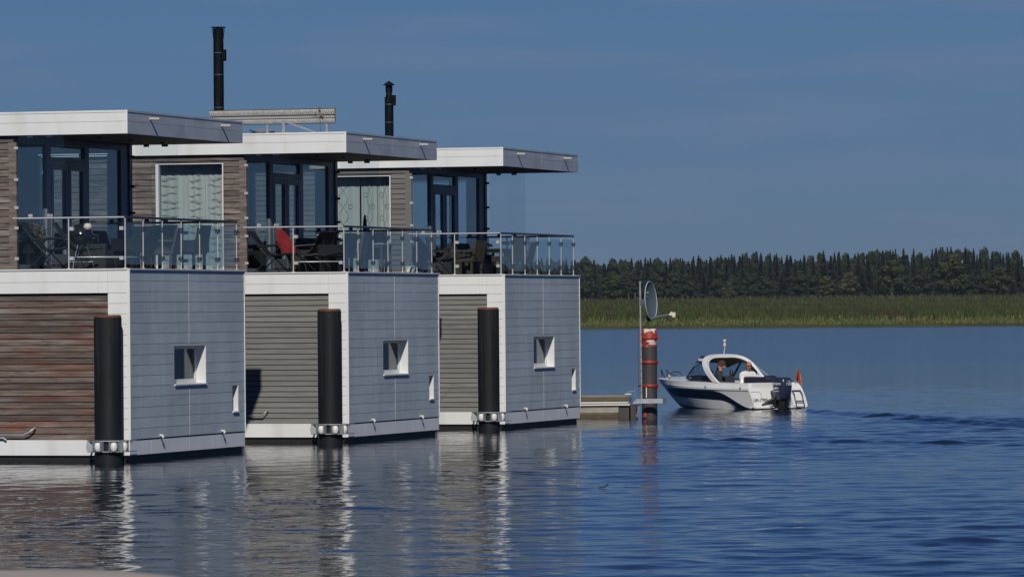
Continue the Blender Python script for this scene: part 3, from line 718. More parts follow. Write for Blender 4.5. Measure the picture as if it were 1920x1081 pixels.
    for yv in (1.26, 5.42):
        f = MB(); f.tube([(-.02, yv, ZT - .13), (.21, yv, ZT - .14)], .030, 10); f.build('rain_spout', 'spout', RF)
    # ceiling lamps under the roof
    for yv in (1.6, 3.4, 5.2):
        f = MB(); f.lathe([(.05, -.03), (.05, 0)], (-1.2, yv, ZF - .002), 10); f.build('downlight', 'dark', RF)
    # pile guide: bent flat bars with white rollers
    cx, cy = -.27, -.42; G = empty('pile_guide', (0, 0, 0)); G.parent = H_
    for z in (.20, .41):
        f = MB(); pts = []
        for k in range(17):
            a = math.pi + math.pi * k / 16; x_ = cx + .43 * math.cos(a); y_ = cy + .36 * math.sin(a) * .9
            pts.append((x_, y_))
        pts = [(cx - .43, 0)] + pts + [(cx + .43, 0)]
        for k in range(len(pts) - 1):
            (x0, y0), (x1, y1) = pts[k], pts[k + 1]; d = math.hypot(x1 - x0, y1 - y0); nx_, ny_ = (y1 - y0) / d * .035, -(x1 - x0) / d * .035
            f.hexa([(x0, y0, z), (x1, y1, z), (x1 - nx_, y1 - ny_, z), (x0 - nx_, y0 - ny_, z)], [(x0, y0, z + .02), (x1, y1, z + .02), (x1 - nx_, y1 - ny_, z + .02), (x0 - nx_, y0 - ny_, z + .02)])
        f.build('ring_bar', 'galv', G)
    for a in (-2.85, -1.83, -.95, -.28):
        x_, y_ = cx + .37 * math.cos(a), cy + .345 * math.sin(a); f = MB()
        f.lathe([(.045, -.085), (.062, -.06), (.072, 0), (.062, .06), (.045, .085)], (0, 0, 0), 14)
        f.xf(Matrix.Translation((x_, y_, .305))); f.build('roller', 'roller', G)
        tx, ty = -math.sin(a), math.cos(a)
        for s_ in (-1, 1):
            f = MB(); q = Vector((x_, y_, 0)) + Vector((tx, ty, 0)) * .085 * s_; r_ = Vector((math.cos(a), math.sin(a), 0))
            f.hexa([q - r_ * .06 + Vector((0, 0, .22)), q + r_ * .05 + Vector((0, 0, .22)), q + r_ * .05 + Vector((tx, ty, 0)) * .01 * s_ + Vector((0, 0, .22)), q - r_ * .06 + Vector((tx, ty, 0)) * .01 * s_ + Vector((0, 0, .22))],
                   [q - r_ * .06 + Vector((0, 0, .41)), q + r_ * .05 + Vector((0, 0, .41)), q + r_ * .05 + Vector((tx, ty, 0)) * .01 * s_ + Vector((0, 0, .41)), q - r_ * .06 + Vector((tx, ty, 0)) * .01 * s_ + Vector((0, 0, .41))])
            f.build('roller_bracket', 'galv', G)
    return H_

def loc2w(i, x, y, z=0):
    s_ = (0, 13.512, 25.604)[i]; cx, cy = C0[0] + UX * s_, C0[1] + UY * s_
    return Vector((cx + x * math.cos(-TH) - y * math.sin(-TH), cy + x * math.sin(-TH) + y * math.cos(-TH), z))
H1 = house(0, 0, 'wood_red', 'wood_brown', None, 'nearest floating house, with red-brown boards on the side of its lower storey')
H2_ = house(1, 13.512, 'wood_grey', 'wood_brown', 'leaf', 'middle floating house, with grey lower boards and wavy leaf curtains upstairs')
H3 = house(2, 25.604, 'wood_grey', 'wood_ash', 'curl', 'farthest floating house, with ash-grey boards and curly patterned curtains')

# mooring piles
for i, (zt, r_, lab) in enumerate(((2.86, .272, 'black mooring pile in front of the red-brown boards of the nearest house'),
                                  (2.95, .262, 'black mooring pile with a rusty top beside the middle house'),
                                  (2.96, .262, 'black mooring pile beside the farthest house'))):
    p = loc2w(i, -.27, -.42); e = empty('mooring_pile', p, 0, lab, 'mooring pile', 'black mooring piles beside the houses')
    f = MB(); f.lathe([(r_, -1.5), (r_, zt - .05)], (0, 0, 0), 32); f.build('sleeve', 'pile', e)
    f = MB(); f.lathe([(r_ - .012, zt - .06), (r_ - .008, zt - .02), (r_ - .03, zt), (.0001, zt)], (0, 0, 0), 32); f.build('steel_rim', 'rust', e)

# chimneys on the roofs of houses 2 and 3 (each belongs to its house)
def chimney(i, H_, x, y, r_, top, kind):
    ch = MB(); z0 = ZT - .03; ch.lathe([(r_, z0), (r_, top - (.35 if kind == 0 else .42))], (x, y, 0), 20)
    if kind == 0: ch.lathe([(r_, top - .35), (r_ * .96, top - .30), (r_ * 1.02, top - .03)], (x, y, 0), 20)
    else: ch.lathe([(r_, top - .42), (r_ * .7, top - .38), (r_ * .68, top - .12)], (x, y, 0), 20)
    o = ch.build('chimney', 'flue', H_)
    f = MB()
    if kind == 0:
        f.lathe([(.17, top - .012), (.17, top), (.0001, top + .004)], (x, y, 0), 20); f.lathe([(.0001, top - .013), (.17, top - .013)], (x, y, 0), 20)
        for k in range(6):
            a = k * math.pi / 3; f.tube([(x + math.cos(a) * r_, y + math.sin(a) * r_, top - .28), (x + math.cos(a) * .15, y + math.sin(a) * .15, top - .01)], .008, 5)
    else:
        f.lathe([(.0001, top - .11), (.15, top - .11), (.15, top - .10), (.0001, top)], (x, y, 0), 20)
        for k in range(4):
            a = k * math.pi / 2 + .4; f.tube([(x + math.cos(a) * .08, y + math.sin(a) * .08, top - .28), (x + math.cos(a) * .08, y + math.sin(a) * .08, top - .10)], .01, 5)
    f.build('chimney_cap', 'flue', o)
    bz = top - (.78 if kind == 0 else .62); f = MB(); f.box(x + r_ * .8, x + r_ + .06, y - .04, y + .04, bz, bz + .26); f.build('wall_bracket', 'flue', o)
    f = MB()
    for z in ([top - .5, top - 1.0, top - 1.75] if kind == 0 else [top - .5, top - .95]):
        for dz in ((0, .05, .10) if kind == 0 else (0,)): f.lathe([(.008, -.004), (.008, .004)], (x, y - r_ - .002, z + dz), 6, 'y')
        f.lathe([(r_ + .004, z - .10), (r_ + .004, z - .08)], (x, y, 0), 20)
    f.build('rivets', 'clamp', o)
chimney(1, H2_, -4.04, 3.0, .118, 9.40, 0)
chimney(2, H3, -3.86, 3.0, .110, 8.66, 1)

# solar collector rack on the middle house's roof
rk = MB()
MT['tubes'] = mat('dimpled_metal_sheet', (.48, .47, .44), .4, metal=.25, noise=((14, 14, 14), .2))
e = empty('collector_rack', loc2w(1, -.52, .8, ZT), -TH, 'long dimpled silver collector panel on short posts above the middle roof', 'collector')
f = MB(); L0, L1 = -2.96, 0.0; n_ = 62
for (za, zb, yo, ph) in ((.42, .54, 0, 0), (.23, .33, 0, 0)):
    f = MB()
    for k in range(n_):
        a, b = L0 + (L1 - L0) * k / n_, L0 + (L1 - L0) * (k + 1) / n_; m_ = (a + b) / 2
        f.add([(a, yo, za), (b, yo, za), (b, yo, zb), (a, yo, zb), (m_, yo - .03, (za + zb) / 2)], [(0, 1, 4), (1, 2, 4), (2, 3, 4), (3, 0, 4)])
    f.build('dimpled_sheet', 'tubes', e)
f = MB()
for k in range(n_):
    a, b = L0 + (L1 - L0) * k / n_, L0 + (L1 - L0) * (k + 1) / n_
    f.add([(a, .01, .335), (b, .01, .375), (a, .01, .41)], [(0, 1, 2)])
f.build('tube_row', 'steel', e)
f = MB(); f.box(L0, L1, .06, .075, .22, .55); f.box(L0, L1, -.012, .06, .546, .556); f.build('back_plate', 'timber', e)
for x_ in (-.22, -1.62, -2.9):
    f = MB(); f.box(x_, x_ + .06, .02, .058, -.03, .24); f.build('leg', 'galv', e)
f = MB(); f.box(-1.22, -1.14, -.06, -.01, -.02, .30); f.hexa([(-1.2, -.055, .27), (-1.2, .05, .27), (-.42, .05, .0), (-.42, -.055, .0)], [(-1.2, -.055, .31), (-1.2, .05, .31), (-.42, .05, .04), (-.42, -.055, .04)]); f.build('tilt_frame', 'galv', e)
f = MB(); f.tube([(-.32, -.04, -.02), (-.33, -.05, .35), (-.42, -.06, .44), (-.5, -.05, .40)], .008, 5); f.tube([(-.34, -.05, .5), (-.34, -.04, .58)], .02, 6); f.tube([(-.34, -.05, .42), (-.25, -.06, .36)], .02, 6); f.build('cable', 'timber', e)
e = empty('roof_panel', loc2w(1, -2.2, 1.3, ZT), -TH, 'low tilted pale panel lying at the left on the middle roof', 'roof panel')
f = MB(); f.hexa([(-.5, 0, .02), (.35, 0, .0), (.35, .6, .05), (-.5, .6, .14)], [(-.5, 0, .05), (.35, 0, .02), (.35, .6, .09), (-.5, .6, .18)]); f.build('panel', 'galv', e)
f = MB(); f.tube([(-.5, -.02, .12), (-.1, -.02, .0)], .012, 6); f.tube([(-.2, -.03, .04), (.1, -.03, .06)], .03, 6); f.build('bracket', 'wood_pale', e)

# ---------------------------------------------------------------- balcony furniture
ZB = ZD - .038
def put(name, i, x, y, rz, label, cat, group=None, z=ZB):
    return empty(name, loc2w(i, x, y, z), rz - TH, label, cat, group)
def recliner(i, x, y, rz, label, group='folding recliner chairs on the balconies', lean=.55):
    e = put('folding_recliner', i, x, y, rz, label, 'recliner', group)
    for s_ in (-.28, .28):
        f = MB(); f.tube([(-.42, s_, .95), (0, s_, .42), (.10, s_, .38)], .016, 6); f.tube([(.0, s_, .40), (.52, s_, .46)], .016, 6)
        f.build('side_frame', 'dark', e)
        f = MB(); f.tube([(-.30, s_ * 1.06, .0), (.32, s_ * 1.06, .60)], .014, 6); f.build('leg', 'dark', e)
        f = MB(); f.tube([(.42, s_ * 1.06, .0), (-.16, s_ * 1.06, .60)], .014, 6); f.build('leg', 'dark', e)
        f = MB(); f.tube([(-.20, s_ * 1.12, .62), (.36, s_ * 1.12, .66)], .02, 6); f.build('armrest', 'dark', e)
    f = MB(); f.hexa([(-.43, -.26, .95), (-.41, .26, .95), (-.39, .26, .97), (-.41, -.26, .97)][::-1], [(-.01, -.26, .40), (-.01, .26, .40), (.02, .26, .43), (.02, -.26, .43)]); f.build('backrest', 'fabric_dark', e)
    f = MB(); f.hexa([(0, -.26, .40), (.50, -.26, .45), (.50, .26, .45), (0, .26, .40)], [(0, -.26, .42), (.50, -.26, .47), (.50, .26, .47), (0, .26, .42)]); f.build('seat', 'fabric_dark', e)
    for x_ in (-.30, .42): f = MB(); f.tube([(x_, -.3, .01), (x_, .3, .01)], .014, 6); f.build('foot_bar', 'steel', e)
    return e
def armchair(i, x, y, rz, label, mt='rattan', h=.88, group='rattan armchairs on the balconies'):
    e = put('rattan_armchair', i, x, y, rz, label, 'armchair', group)
    f = MB(); f.box(-.26, .28, -.26, .26, .36, .43); f.build('seat', mt, e)
    f = MB(); f.hexa([(-.30, -.27, .36), (-.24, -.27, .36), (-.24, .27, .36), (-.30, .27, .36)], [(-.42, -.25, h), (-.37, -.25, h), (-.37, .25, h), (-.42, .25, h)]); f.build('backrest', mt, e)
    for s_ in (-1, 1):
        f = MB(); f.box(-.32, .30, s_ * .27, s_ * .33, .60, .65); f.box(-.32, .28, s_ * .275, s_ * .325, .40, .60) if mt == 'rattan_black' else f.box(.24, .29, s_ * .275, s_ * .325, .36, .60); f.build('armrest', mt, e)
        for xx in (-.28, .24):
            f = MB(); f.box(xx, xx + .05, s_ * .23 - .025, s_ * .23 + .025, 0, .36); f.build('leg', mt, e)
    f = MB(); f.box(-.22, .26, -.24, .24, .43, .50); f.build('cushion', 'cushion', e)
    return e
def sofa(i, x, y, rz, label, w_=1.5):
    e = put('rattan_sofa', i, x, y, rz, label, 'sofa')
    f = MB(); f.box(-.35, .35, -w_ / 2, w_ / 2, .05, .34); f.build('base', 'rattan_black', e)
    f = MB(); f.box(-.42, -.28, -w_ / 2, w_ / 2, .05, .72); f.build('backrest', 'rattan_black', e)
    for s_ in (-1, 1):
        f = MB(); f.box(-.42, .35, s_ * w_ / 2, s_ * (w_ / 2 + .12), .05, .56); f.build('armrest', 'rattan_black', e)
    for k in range(2):
        f = MB(); a = -w_ / 2 + .02 + k * w_ / 2; f.box(-.27, .34, a, a + w_ / 2 - .04, .34, .45); f.build('seat_cushion', 'cushion', e)
        f = MB(); f.hexa([(-.27, a, .45), (-.13, a, .45), (-.13, a + w_ / 2 - .06, .45), (-.27, a + w_ / 2 - .06, .45)], [(-.34, a, .82), (-.24, a, .84), (-.24, a + w_ / 2 - .06, .84), (-.34, a + w_ / 2 - .06, .82)]); f.build('back_cushion', 'cushion', e)
    return e
def table(i, x, y, rz, label, w_=.9, d_=.9, h=.72, mt='rattan', name='balcony_table', top='wood_pale'):
    e = put(name, i, x, y, rz, label, 'table')
    f = MB(); f.box(-w_ / 2, w_ / 2, -d_ / 2, d_ / 2, h - .035, h); f.build('table_top', top, e)
    f = MB(); f.box(-w_ / 2 + .04, w_ / 2 - .04, -d_ / 2 + .04, d_ / 2 - .04, h - .10, h - .036); f.build('apron', mt, e)
    for a in (-1, 1):
        for b in (-1, 1):
            f = MB(); f.box(a * (w_ / 2 - .08) - .025, a * (w_ / 2 - .08) + .025, b * (d_ / 2 - .08) - .025, b * (d_ / 2 - .08) + .025, 0, h - .10); f.build('leg', mt, e)
    return e
def lowtable(i, x, y, rz, label):
    e = put('glass_table', i, x, y, rz, label, 'table')
    f = MB(); f.box(-.55, .55, -.35, .35, .265, .275); f.build('table_top', 'screen', e)
    f = MB(); f.tube([(-.55, -.35, .27), (.55, -.35, .27), (.55, .35, .27), (-.55, .35, .27), (-.55, -.35, .27)], .013, 6); f.build('rim', 'steel', e)
    for a in (-1, 1):
        for b in (-1, 1):
            f = MB(); f.tube([(a * .5, b * .3, .26), (a * .42, b * .26, 0)], .012, 6); f.build('leg', 'dark', e)
    return e
# nearest balcony
recliner(0, -2.0, .62, .15, 'black folding recliner by the glass wall, left of the grill on the nearest balcony')
recliner(0, -1.62, 1.35, .25, 'second black folding recliner, just behind the first on the nearest balcony')
e = put('kettle_grill', 0, -1.27, .75, .2, 'black kettle grill with its pale lid knob behind the near rail', 'grill')
f = MB(); f.smooth = True; f.lathe([(.06, .50), (.15, .54), (.21, .62), (.24, .72)], n=20); f.build('bowl', 'enamel', e)
f = MB(); f.lathe([(.24, .73), (.21, .83), (.14, .90), (.02, .93)], n=20); f.build('lid', 'enamel', e)
f = MB(); f.lathe([(.0001, .80), (.06, .81), (.09, .87), (.06, .93), (.0001, .94)], (.16, -.14, 0), n=12); f.build('thermometer_cover', 'ivory', e)
for a in (0, 2.1, 4.2):
    f = MB(); f.tube([(.1 * math.cos(a), .1 * math.sin(a), .52), (.28 * math.cos(a), .28 * math.sin(a), 0)], .012, 6); f.build('leg', 'clamp', e)
f = MB(); f.box(-.42, -.24, -.12, .12, .70, .72); f.tube([(.24, 0, .72), (.34, 0, .70), (.34, .0, .56)], .01, 6); f.build('side_shelf', 'dark', e)
f = MB(); f.tube([(-.24, 0, .18), (.24, 0, .18)], .01, 6); f.lathe([(.14, .17), (.15, .19)], n=16); f.build('ash_pan', 'steel', e)
e = put('potted_plant', 0, -2.28, .95, 0, 'dried bushy plant in a dark pot beside the glass wall', 'plant')
f = MB(); f.lathe([(.11, 0), (.15, .36), (.16, .36), (.14, .34), (.0001, .33)], n=14); f.build('pot', 'dark', e)
f = MB(); q = random.Random(2)
for k in range(300):
    a, t_ = q.random() * 6.28, q.random(); rr = .24 * math.sin(t_ * 2.6) * q.random() ** .4; z = .36 + .58 * t_
    p = Vector((rr * math.cos(a), rr * math.sin(a), z)); d = Vector((q.uniform(-1, 1), q.uniform(-1, 1), q.uniform(-.3, 1))).normalized() * .045; s_ = d.orthogonal().normalized() * .014
    f.add([p - d, p + s_, p + d, p - s_], [(0, 1, 2, 3)])
f.build('foliage', 'leafplant', e, False)
f = MB(); [f.tube([(0, 0, .3), (.1 * math.cos(k), .1 * math.sin(k), .6), (.2 * math.cos(k), .2 * math.sin(k), .85)], .006, 4) for k in range(5)]; f.build('stem', 'timber', e)
lowtable(0, -.72, .85, .1, 'low glass table with a bright metal rim on the nearest balcony')
sofa(0, -1.75, 3.3, 0, 'black rattan sofa with dark cushions on the nearest balcony')
armchair(0, -.62, 1.9, 2.6, 'dark rattan armchair right of the grill, nearest balcony', 'rattan_black')
armchair(0, -.85, 4.1, 3.3, 'brown rattan armchair behind the front rail, nearest balcony')
table(0, -1.35, 4.75, 0, 'square brown table with a pale top on the nearest balcony')
armchair(0, -1.4, 5.65, -1.4, 'dark high-backed rattan chair at the far end of the nearest balcony', 'rattan_black', .98)
armchair(0, -.7, 5.3, 3.0, 'black rattan chair beside the last front rail posts, nearest balcony', 'rattan_black', .95)
# middle balcony
recliner(1, -2.0, .55, .1, 'black folding recliner nearest the glass wall on the middle balcony')
rc = recliner(1, -1.55, 1.3, .35, 'black folding recliner with a red cloth over it on the middle balcony')
f = MB(); f.smooth = True
# cloth hung over the near edge of the backrest: shoulders at the top, a lower tail to the right
for yo in (-.335, -.350):
    P = []
    for k in range(13):
        t_ = k / 12; zt_ = 1.0 - .54 * t_
        xl = -.52 + .05 * t_ + (.22 * max(0, t_ - .62)); xr = -.38 + .30 * min(1, t_ * 1.35) ** .8 - .10 * max(0, t_ - .8)
        P.append([(xl + (xr - xl) * j / 6, yo - .03 * math.sin(j * 1.3 + k * .4) * t_, zt_ + .015 * math.sin(j * 2.1)) for j in range(7)])
    f.grid(P)
f.grid([[(-.52 + .14 * j / 4, -.35 + .5 * i_ / 4, 1.0 + .01 * math.sin(i_ * 2 + j)) for j in range(5)] for i_ in range(5)])
M_ = Matrix.Translation(rc.location) @ Matrix.Rotation(rc.rotation_euler.z, 4, 'Z'); f.xf(M_)
o = f.build('towel', 'red', None, False); tag(o, 'bright red cloth thrown over a folding recliner on the middle balcony', 'towel')
recliner(1, -1.45, 2.2, 2.7, 'black folding recliner facing the other way, right of the red cloth')
e = put('folded_sunshade', 1, -.75, 3.6, 0, 'slim folded dark sunshade standing behind the front rail of the middle balcony', 'sunshade')
f = MB(); f.tube([(0, 0, .04), (0, 0, 1.35)], .018, 8); f.build('pole', 'dark', e)
f = MB(); f.tube([(0, 0, .55), (0, 0, .8), (0, 0, 1.2), (0, 0, 1.36)], [.03, .06, .045, .015], 8); f.build('canopy', 'cushion', e)
f = MB(); f.lathe([(.22, 0), (.22, .04), (.04, .07)], n=16); f.build('base', 'galv', e)
lowtable(1, -.85, .85, .05, 'low glass table with a bright metal rim on the middle balcony')
sofa(1, -1.8, 3.6, 0, 'dark rattan sofa against the glass wall of the middle balcony', 1.6)
armchair(1, -.7, 2.35, 3.2, 'tall brown rattan armchair behind the front rail, middle balcony', 'rattan', .95)
armchair(1, -.65, 1.25, 2.9, 'black rattan armchair near the front corner, middle balcony', 'rattan_black', .9)
table(1, -.95, 4.6, 0, 'brown table with a pale edge, middle balcony', .9, .8)
armchair(1, -1.2, 5.6, -1.5, 'dark high-backed chair behind the table, middle balcony', 'rattan_black', 1.0)
e = put('white_bucket', 1, -.5, 6.2, 0, 'small white bucket by the far rail of the middle balcony', 'bucket')
f = MB(); f.lathe([(.09, 0), (.12, .2), (.125, .2), (.1, .02)], n=14); f.build('pail', 'ivory', e); f = MB(); f.tube([(-.12, 0, .19), (0, 0, .3), (.12, 0, .19)], .005, 5); f.build('handle', 'steel', e)
# farthest balcony
armchair(2, -1.75, .7, .4, 'brown high-backed wicker chair at the left end of the farthest balcony', 'rattan', .98)
recliner(2, -1.95, .45, .6, 'black folding recliner lying low by the wicker chair, farthest balcony')
armchair(2, -1.25, 1.1, 2.9, 'brown wicker armchair with dark cushions in the middle of the farthest balcony')
sofa(2, -1.75, 2.9, 0, 'black rattan sofa along the glass wall of the farthest balcony', 1.6)
table(2, -.9, 1.9, 0, 'dark square table behind the near rail, farthest balcony', .9, .9, .68, 'rattan_black', top='rattan_black')
armchair(2, -.75, 3.0, 2.7, 'wicker chair with a slanted back behind the front rail, farthest balcony', 'rattan', .98)
armchair(2, -.8, 4.0, 3.14, 'broad olive-brown wicker chair, rightmost on the farthest balcony', 'rattan', .86)
e = put('parasol_stand', 2, -.95, 3.5, 0, 'thin dark parasol pole with a clamp above the wicker chairs, farthest balcony', 'parasol stand')
f = MB(); f.tube([(0, 0, .04), (0, 0, 1.02)], .02, 8); f.build('pole', 'dark', e); f = MB(); f.box(-.12, .06, -.05, .05, .80, .88); f.build('clamp', 'dark', e); f = MB(); f.lathe([(.2, 0), (.2, .04), (.04, .06)], n=14); f.build('base', 'galv', e)
e = put('fishing_rod', 1, -.35, 6.35, 0, 'thin dark fishing rod leaning over the far corner of the middle balcony', 'fishing rod')
f = MB(); f.tube([(-.25, 0, .05), (.0, -.02, .95), (.32, .05, 1.25), (.75, .1, 1.7)], [.012, .008, .005, .003], 5); f.build('blank', 'dark', e); f = MB(); f.tube([(-.25, 0, .0), (-.2, 0, .25)], .018, 6); f.build('grip', 'timber', e)

# ---------------------------------------------------------------- jetty and dish pile
e = empty('jetty', (0, 136, 0), 0, 'low concrete jetty with a timber edge reaching from the last house to the pile', 'jetty')
def jx(px): return (px - 960) / 9554 * 136
x0 = jx(1040)
f = MB(); f.box(x0, jx(1158), -.0, 1.6, .13, .30); f.box(x0, jx(1158), .03, 1.6, -.6, .13); o = f.build('concrete_float', 'concrete', e)
f = MB(); f.box(x0, jx(1158), -.012, .02, -.1, .10); f.build('algae_band', 'algae', o)
f = MB(); f.box(x0, jx(1177), -.05, .02, .44, .555); f.build('timber_edge', 'timber', e)
f = MB(); f.box(x0, jx(1176), -.06, 0, .385, .425); f.box(x0, jx(1179), -.06, 0, .325, .365); f.build('fender_rail', 'trim', e)
f = MB(); f.box(x0, jx(1176), 0.0, 1.6, .30, .44); f.build('dark_underframe', 'black', e)
f = MB(); f.box(x0, jx(1178), -.05, 1.7, .556, .575); f.build('walking_deck', 'wood_pale', e)
f = MB(); f.box(jx(1159), jx(1178), .02, 1.5, -.5, .30); f.box(jx(1180), jx(1194), .02, 1.5, -.5, .32); f.build('dark_float', 'pilegrey', e)
f = MB(); f.tube([(jx(1176), -.05, .58), (jx(1176), -.05, .70)], .02, 6); f.tube([(jx(1170), -.05, .62), (jx(1182), -.05, .62)], .025, 6); f.tube([(jx(1176), -.05, .69), (jx(1190), -.05, .70)], .01, 5); f.build('cleat', 'galv', e)
e2 = empty('pile_collar', (0, 134.6, 0), 0, 'galvanised steel arm that holds the jetty to the red-ringed pile', 'steel arm')
def kx(px): return (px - 960) / 9554 * 134
f = MB(); f.prism([(kx(1183), .42), (kx(1240), .42), (kx(1240), .54), (kx(1192), .54)], -1.06, -1.0); f.build('arm_plate', 'galv', e2)
f = MB(); f.box(kx(1181), kx(1184), -1.04, 1.0, .42, .56); f.box(kx(1240), kx(1247.5), -1.06, -.2, .42, .545); f.build('end_bracket', 'clamp', e2)
f = MB(); f.tube([(kx(1198), -.95, .40), (kx(1196), -.95, .22), (kx(1192), -.9, .05)], .014, 6); f.tube([(kx(1195), -.95, .40), (kx(1194), -.95, .25), (kx(1191), -.9, .08)], .014, 6); f.build('hose', 'galv', e2)
PX, PY = kx(1216.5), 134.1
e = empty('dish_pile', (PX, PY, 0), 0, 'dark steel pile with red rings and peeling red and white paint on its head', 'mooring pile')
f = MB(); f.lathe([(.205, -1.5), (.205, 1.98)], n=28); f.build('pile_shaft', 'pilegrey', e)
f = MB(); f.lathe([(.206, 1.985), (.212, 2.0), (.208, 2.36), (.19, 2.37), (.0001, 2.37)], n=28); f.build('painted_head', 'peel', e)
f = MB(); f.lathe([(.2075, 1.90), (.2075, 1.98)], n=28); f.build('painted_patch', 'peel', e)
for z in (2.085, 1.45, .83):
    f = MB(); f.lathe([(.222, z), (.232, z + .01), (.232, z + .07), (.222, z + .08)], n=28); f.box(.20, .26, -.03, .03, z + .01, z + .07); f.box(-.30, -.20, -.05, .03, z + .02, z + .06); f.build('red_ring', 'redpaint', e)
f = MB(); f.box(-.10, -.075, -.205, -.19, .56, .86); f.build('pale_strip', 'trim', e)
f = MB(); f.box(-.17, -.08, -.20, -.12, .05, .22); f.build('red_patch', 'redpaint', e)
e = empty('satellite_dish', (kx(1200), 134.0, 0), 0, 'grey satellite dish on a tall galvanised mast beside the red-ringed pile', 'satellite dish')
f = MB(); f.tube([(.02, 0, .50), (-.0, 0, 3.62)], .026, 10); f.build('mast', 'galv', e)
f = MB(); f.tube([(-.055, -.02, .5), (-.06, -.02, 2.2), (-.02, -.02, 2.5)], .008, 5)
for k in range(9): f.box(-.08, .03, -.035, .02, .7 + k * .19, .715 + k * .19)
f.build('cable', 'clamp', e)
# reflector: faces right and a little towards the viewer, tilted up
f = MB(); f.smooth = True; RR = .50; Pf = []
for a in range(9):
    rr = RR * a / 8; Pf.append([(.10 * (rr / RR) ** 2, rr * math.cos(t_ * 2 * math.pi / 40) * .92, rr * math.sin(t_ * 2 * math.pi / 40)) for t_ in range(41)])
f.grid(Pf); Ma = Matrix.Translation((.19, -.02, 3.10)) @ Matrix.Rotation(-R(21), 4, 'Z') @ Matrix.Rotation(-R(4), 4, 'Y')
f.xf(Ma); DS = f.build('reflector', 'dish', e, False)
f = MB(); f.smooth = True; f.grid([[(p[0] - .012, p[1] * 1.0, p[2]) for p in r_] for r_ in Pf]); f.xf(Ma); f.build('back_shell', 'dishback', DS, False)
f = MB(); f.tube([(.10, math.cos(t_ * math.pi / 20) * RR * .925, math.sin(t_ * math.pi / 20) * RR * 1.005) for t_ in range(41)], .014, 6, False); f.xf(Ma); f.build('rim', 'dishback', DS)
f = MB(); f.box(.028, .034, -.14, .06, .19, .25); f.box(.012, .018, -.10, .04, .11, .135); f.xf(Ma); f.build('pale_print', 'dishback', DS)
f = MB(); f.box(.0, .18, -.05, .05, 3.0, 3.14); f.build('mount_bracket', 'clamp', e)
f = MB(); f.prism([(.14, 2.72), (.34, 2.62), (.20, 2.53)], -.05, .05); f.tube([(.2, 0, 2.56), (.06, 0, 2.40)], .008, 5); f.build('foot_bracket', 'dark', e)
f = MB(); f.tube([(.20, -.03, 2.58), (.36, -.06, 2.66), (.55, -.10, 2.70), (.76, -.14, 2.73)], [.03, .035, .03, .025], 8); f.build('feed_arm', 'dish', e)
f = MB(); f.tube([(.76, -.14, 2.735), (.86, -.16, 2.74), (.88, -.16, 2.66)], [.035, .05, .035], 8); f.tube([(.79, -.15, 2.80), (.82, -.15, 2.78)], .03, 8); f.box(.83, .92, -.20, -.12, 2.68, 2.80); f.build('feed_head', 'ivory', e)
f = MB(); f.tube([(.70, -.13, 2.70), (.73, -.13, 2.60), (.80, -.14, 2.55), (.86, -.15, 2.62), (.90, -.16, 2.70)], .010, 5); f.build('feed_cable', 'dark', e)

# ---------------------------------------------------------------- motor boat
PHI = R(36); BP = ((1450 - 960) / 9554 * 146.0, 146.0)
BS = .972
B = empty('motor_boat', (BP[0], BP[1], 0), math.pi / 2 + PHI, 'small white motor boat with a navy stripe and arched hardtop, two people aboard', 'motor boat')
B.scale = (BS, BS, 1)
# local: +x bow, +y port, z up
def zk(u): return -.25 + .27 * max(0, (u - .55) / .45) ** 1.6
def zs(u): return .74 + .10 * u ** 1.5
def hw(u, z):
    w_ = min(1, max(0, (z - zk(u)) / (zs(u) - zk(u))))
    pts = [(0, 0), (.20, .84), (.25, .90), (.6, .96), (.78, .99), (.80, 1.02), (.86, 1.02), (.88, .99), (1, .955)]
    for (a, b) in zip(pts, pts[1:]):
        if w_ <= b[0]: h = a[1] + (b[1] - a[1]) * (w_ - a[0]) / (b[0] - a[0]); break
    v = w_ ** .5; k = min(1, max(0, (u - .45) / .55)) * .5
    h = h * (1 - k) + v * k
    g = (1 - u ** 3.0) ** .72 * (.94 + .06 * min(1, u / .3))
    return 1.03 * h * g
def sx_(u, z):
    stem = 4.42 + 1.12 * max(0, z + .02) ** .9 / .84 ** .9 * 1.0
    base = -.20 + .26 * max(0, min(1, z / .74))
    return base + (stem - base) * u
def lines(u):
    a, b, s_ = zk(u), zs(u), zs(u)
    bt = .47 + .13 * u; bb = .20 + .16 * u
    q = max(0, min(1, (.30 - u) / .26)); q = q * q * (3 - 2 * q)
    bt2 = bt * (1 - q) + .03 * q; bb2 = bb * (1 - min(1, q * 1.25)) - .03 * min(1, q * 1.25)
    bt2 = max(bt2, bb2 + .035)
    zl = [a, a + (.0 - a) * .5, a + (bb2 - a) * .5, bb2, (bb2 + bt2) / 2, bt2, bt2 + (b - .22 - bt2) * .5, b - .215, b - .20, b - .14, b - .125, b - .06, b]
    zl = [max(z, a) for z in zl]
    for j in range(1, len(zl)): zl[j] = max(zl[j], zl[j - 1] + .001)
    return zl
NU = 44; us = [1 - (1 - k / NU) ** 1.4 for k in range(NU + 1)]
for sd in (1, -1):
    pass
f = MB(); f.smooth = True
rows = []
for u in us:
    zl = lines(u); port = [(sx_(u, z), max(.004, hw(u, z)) if j else 0.0, z) for j, z in enumerate(zl)]
    rows.append(port)
for sd in (1, -1):
    for j in range(len(rows[0]) - 1):
        f.cur = 1 if j in (3, 4) else (2 if j < 3 else 0)
        f.grid([[(r_[j][0], r_[j][1] * sd, r_[j][2]), (r_[j + 1][0], r_[j + 1][1] * sd, r_[j + 1][2])] for r_ in rows])
f.smooth = False; f.cur = 0
tr = [(p[0] + .0, p[1], p[2]) for p in rows[0]]
poly = tr + [(p[0], -p[1], p[2]) for p in reversed(tr)]
